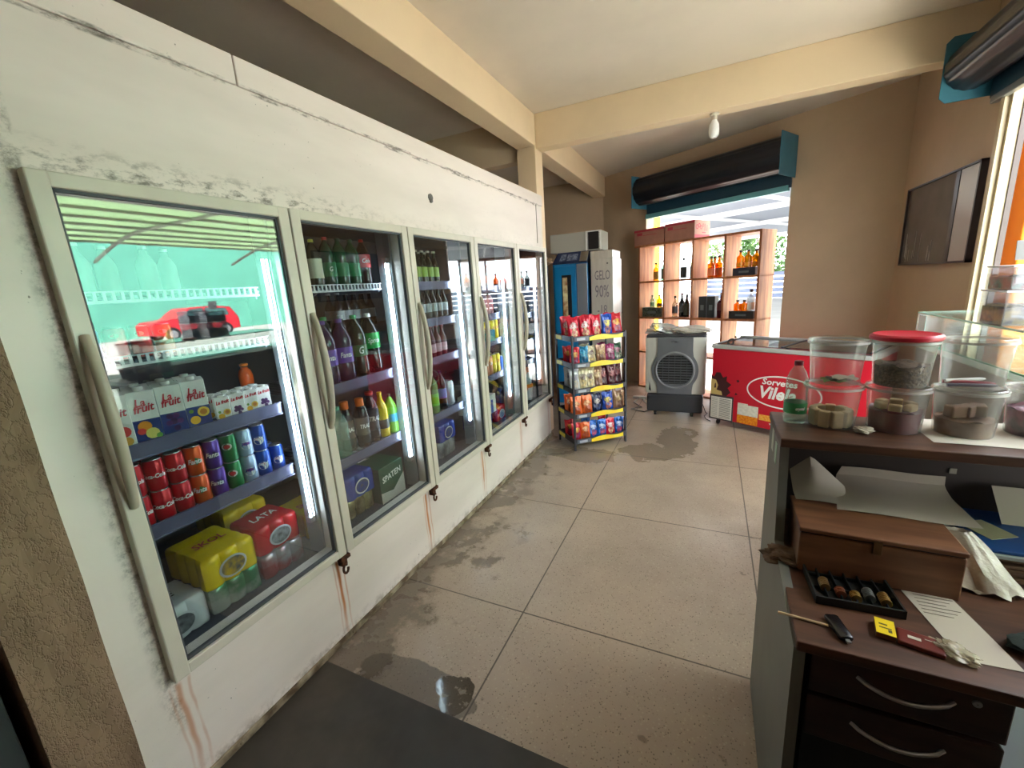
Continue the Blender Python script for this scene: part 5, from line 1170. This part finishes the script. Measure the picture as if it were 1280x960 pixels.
# ------------------------------------------------------------------ glass showcase beyond the desk
gs = empty('glass_showcase', (2.38, 1.7, 0), 0, 'glass topped showcase with acrylic sweet boxes beyond the cash desk', 'showcase')
SG = glassy('showcase_glass', (246,250,248), 1.5, .02); SE = mat('glass_edge', (196,232,216), .15)
MB().box(0.008, .472, 0.008, 1.09, 0, 1.075, .004).build('base', mat('showcase_base', (146,142,134), .5), gs)
MB().box(0, .48, 0, 1.10, 1.243, 1.25).build('top_glass', SG, gs)
MB().box(-.001, .0025, 0, 1.10, 1.243, 1.25).box(0, .48, 1.0975, 1.101, 1.243, 1.25).build('top_edge', SE, gs)
MB().box(0, .006, .0, 1.10, 1.076, 1.243).box(0, .48, 1.094, 1.10, 1.076, 1.243).box(.474, .48, 0, 1.1, 1.076, 1.243).build('glass_side', SG, gs)
s_ = MB().box(.01, .47, .01, 1.09, 1.10, 1.106).build('inner_shelf', SG, gs); MB().box(.007, .0105, .01, 1.09, 1.10, 1.106).build('shelf_edge', mat('edge_green', (130,206,176), .2), s_)
MB().box(-.002, .0, 1.0, 1.075, 1.13, 1.238).build('white_label', mat('label_pale', (214,224,226), .4), gs)
ACR = glassy('acrylic', (238,240,242), 1.5, .03, .10, (220,224,226))
for k, (x, y, z, w_, d_, h_, c, c2, nm) in enumerate(((2.375, 2.10, 1.252, .15, .16, .125, (110,100,90), (206,176,110), 'dark and yellow wrapped sweets, lower left'), (2.54, 2.06, 1.252, .16, .18, .125, (150,150,146), (70,60,60), 'grey sweets, lower right'),
        (2.385, 2.11, 1.378, .16, .16, .085, (60,120,110), (150,70,80), 'green and red sweets, stacked upper left'), (2.56, 2.07, 1.378, .16, .17, .10, (200,205,210), (120,60,70), 'pale sweets, stacked upper right'))):
    t = empty('acrylic_box', (x, y, z), 0, 'clear acrylic box of %s' % nm, 'box', 'acrylic sweet boxes on the showcase')
    m = MB()
    for (a,b,c_,d__) in ((0,.003,0,d_),(w_-.003,w_,0,d_),(0,w_,0,.003),(0,w_,d_-.003,d_)): m.box(a, b, c_, d__, 0, h_)
    m.box(0, w_, 0, d_, 0, .003); m.build('box', ACR, t); MB().box(-.003, w_+.003, -.003, d_+.003, h_-.006, h_).build('rim', mat('acrylic_rim', (226,228,230), .3), t)
    f_ = MB(); f_.grid(lambda u, v: (.006+(w_-.012)*u, .006+(d_-.012)*v, h_*.55+.008*math.sin(9*u+k)*math.cos(8*v)), 10, 10); f_.box(.006, w_-.006, .006, d_-.006, .004, h_*.52)
    o = f_.build('wrapped_sweets', mat('sweets_%d' % k, c, .5, rgb2=c2, vscale=26, bump=.5), None, smooth=True, sharp=40, loc=(x, y, z)); tag(o, 'assorted %s inside the acrylic box' % nm, 'sweets', None, 'stuff')
m = MB(); m.M = Matrix.Translation((2.50, 2.24, 1.4795)) @ Matrix.Rotation(-.12, 4, 'X'); m.box(-.06, .06, 0, .003, 0, .07, .001); o = m.build('price_card', mat('card_smoke', (120,118,112), .3)); tag(o, 'smoky price card standing on the upper acrylic boxes', 'card')
m = MB(); m.lathe([(.001,0),(.05,0),(.055,.012),(.03,.016),(.001,.016)], (2.44, 1.98, 1.252), 20, closed=False); tag(m.build('sweet_packet', mat('pkt_red', (210,170,160), .4, rgb2=(190,90,60), vscale=30), None, smooth=True), 'flat round pink packet in front of the acrylic boxes', 'packet')
# dark steel cupboard at the lower left
m = MB(); m.box(-.5, -.03, -.9, .19, 0, 2.2, .004); o = m.build('steel_cupboard', mat('cupboard_dark', (58,60,62), .5)); tag(o, 'dark grey steel cupboard beside the stucco pillar, lower left corner', 'cupboard')
# ------------------------------------------------------------------ light and camera
w = bpy.data.worlds.new('sky'); sc.world = w; w.use_nodes = True
nt = w.node_tree; bg = nt.nodes['Background']
sky = nt.nodes.new('ShaderNodeTexSky'); sky.sky_type = 'HOSEK_WILKIE'; sky.turbidity = 4; sky.ground_albedo = .5
sky.sun_direction = Vector((-.28, -.22, .93)).normalized()
mxw = nt.nodes.new('ShaderNodeMix'); mxw.data_type = 'RGBA'; mxw.inputs['Factor'].default_value = .55
nt.links.new(sky.outputs[0], mxw.inputs['A']); mxw.inputs['B'].default_value = (.95, .97, 1, 1)
nt.links.new(mxw.outputs['Result'], bg.inputs['Color']); bg.inputs['Strength'].default_value = 12.0
sd = bpy.data.lights.new('sun', 'SUN'); sd.energy = 20.0; sd.angle = R(1); sd.color = (1, .97, .95)
so = bpy.data.objects.new('sun', sd); col.objects.link(so); so.rotation_euler = Vector((-.28, -.22, .93)).to_track_quat('Z', 'Y').to_euler()
cd = bpy.data.cameras.new('camera'); cd.sensor_width = 36; cd.lens = 524.09/1280*36; cd.clip_start = .02
co = bpy.data.objects.new('camera', cd); col.objects.link(co); sc.camera = co
yaw, pitch, roll = .44928, -.22641, -.06513
co.matrix_world = Matrix(((0.905242,-0.038612,0.423139,1.433751),(0.420132,0.230066,-0.877815,0),(-0.063455,0.972409,0.224487,1.5),(0,0,0,1)))
vs = sc.view_settings; vs.view_transform = 'Standard'; vs.look = 'None'; vs.gamma = 1; vs.use_curve_mapping = False; vs.exposure = 0.82
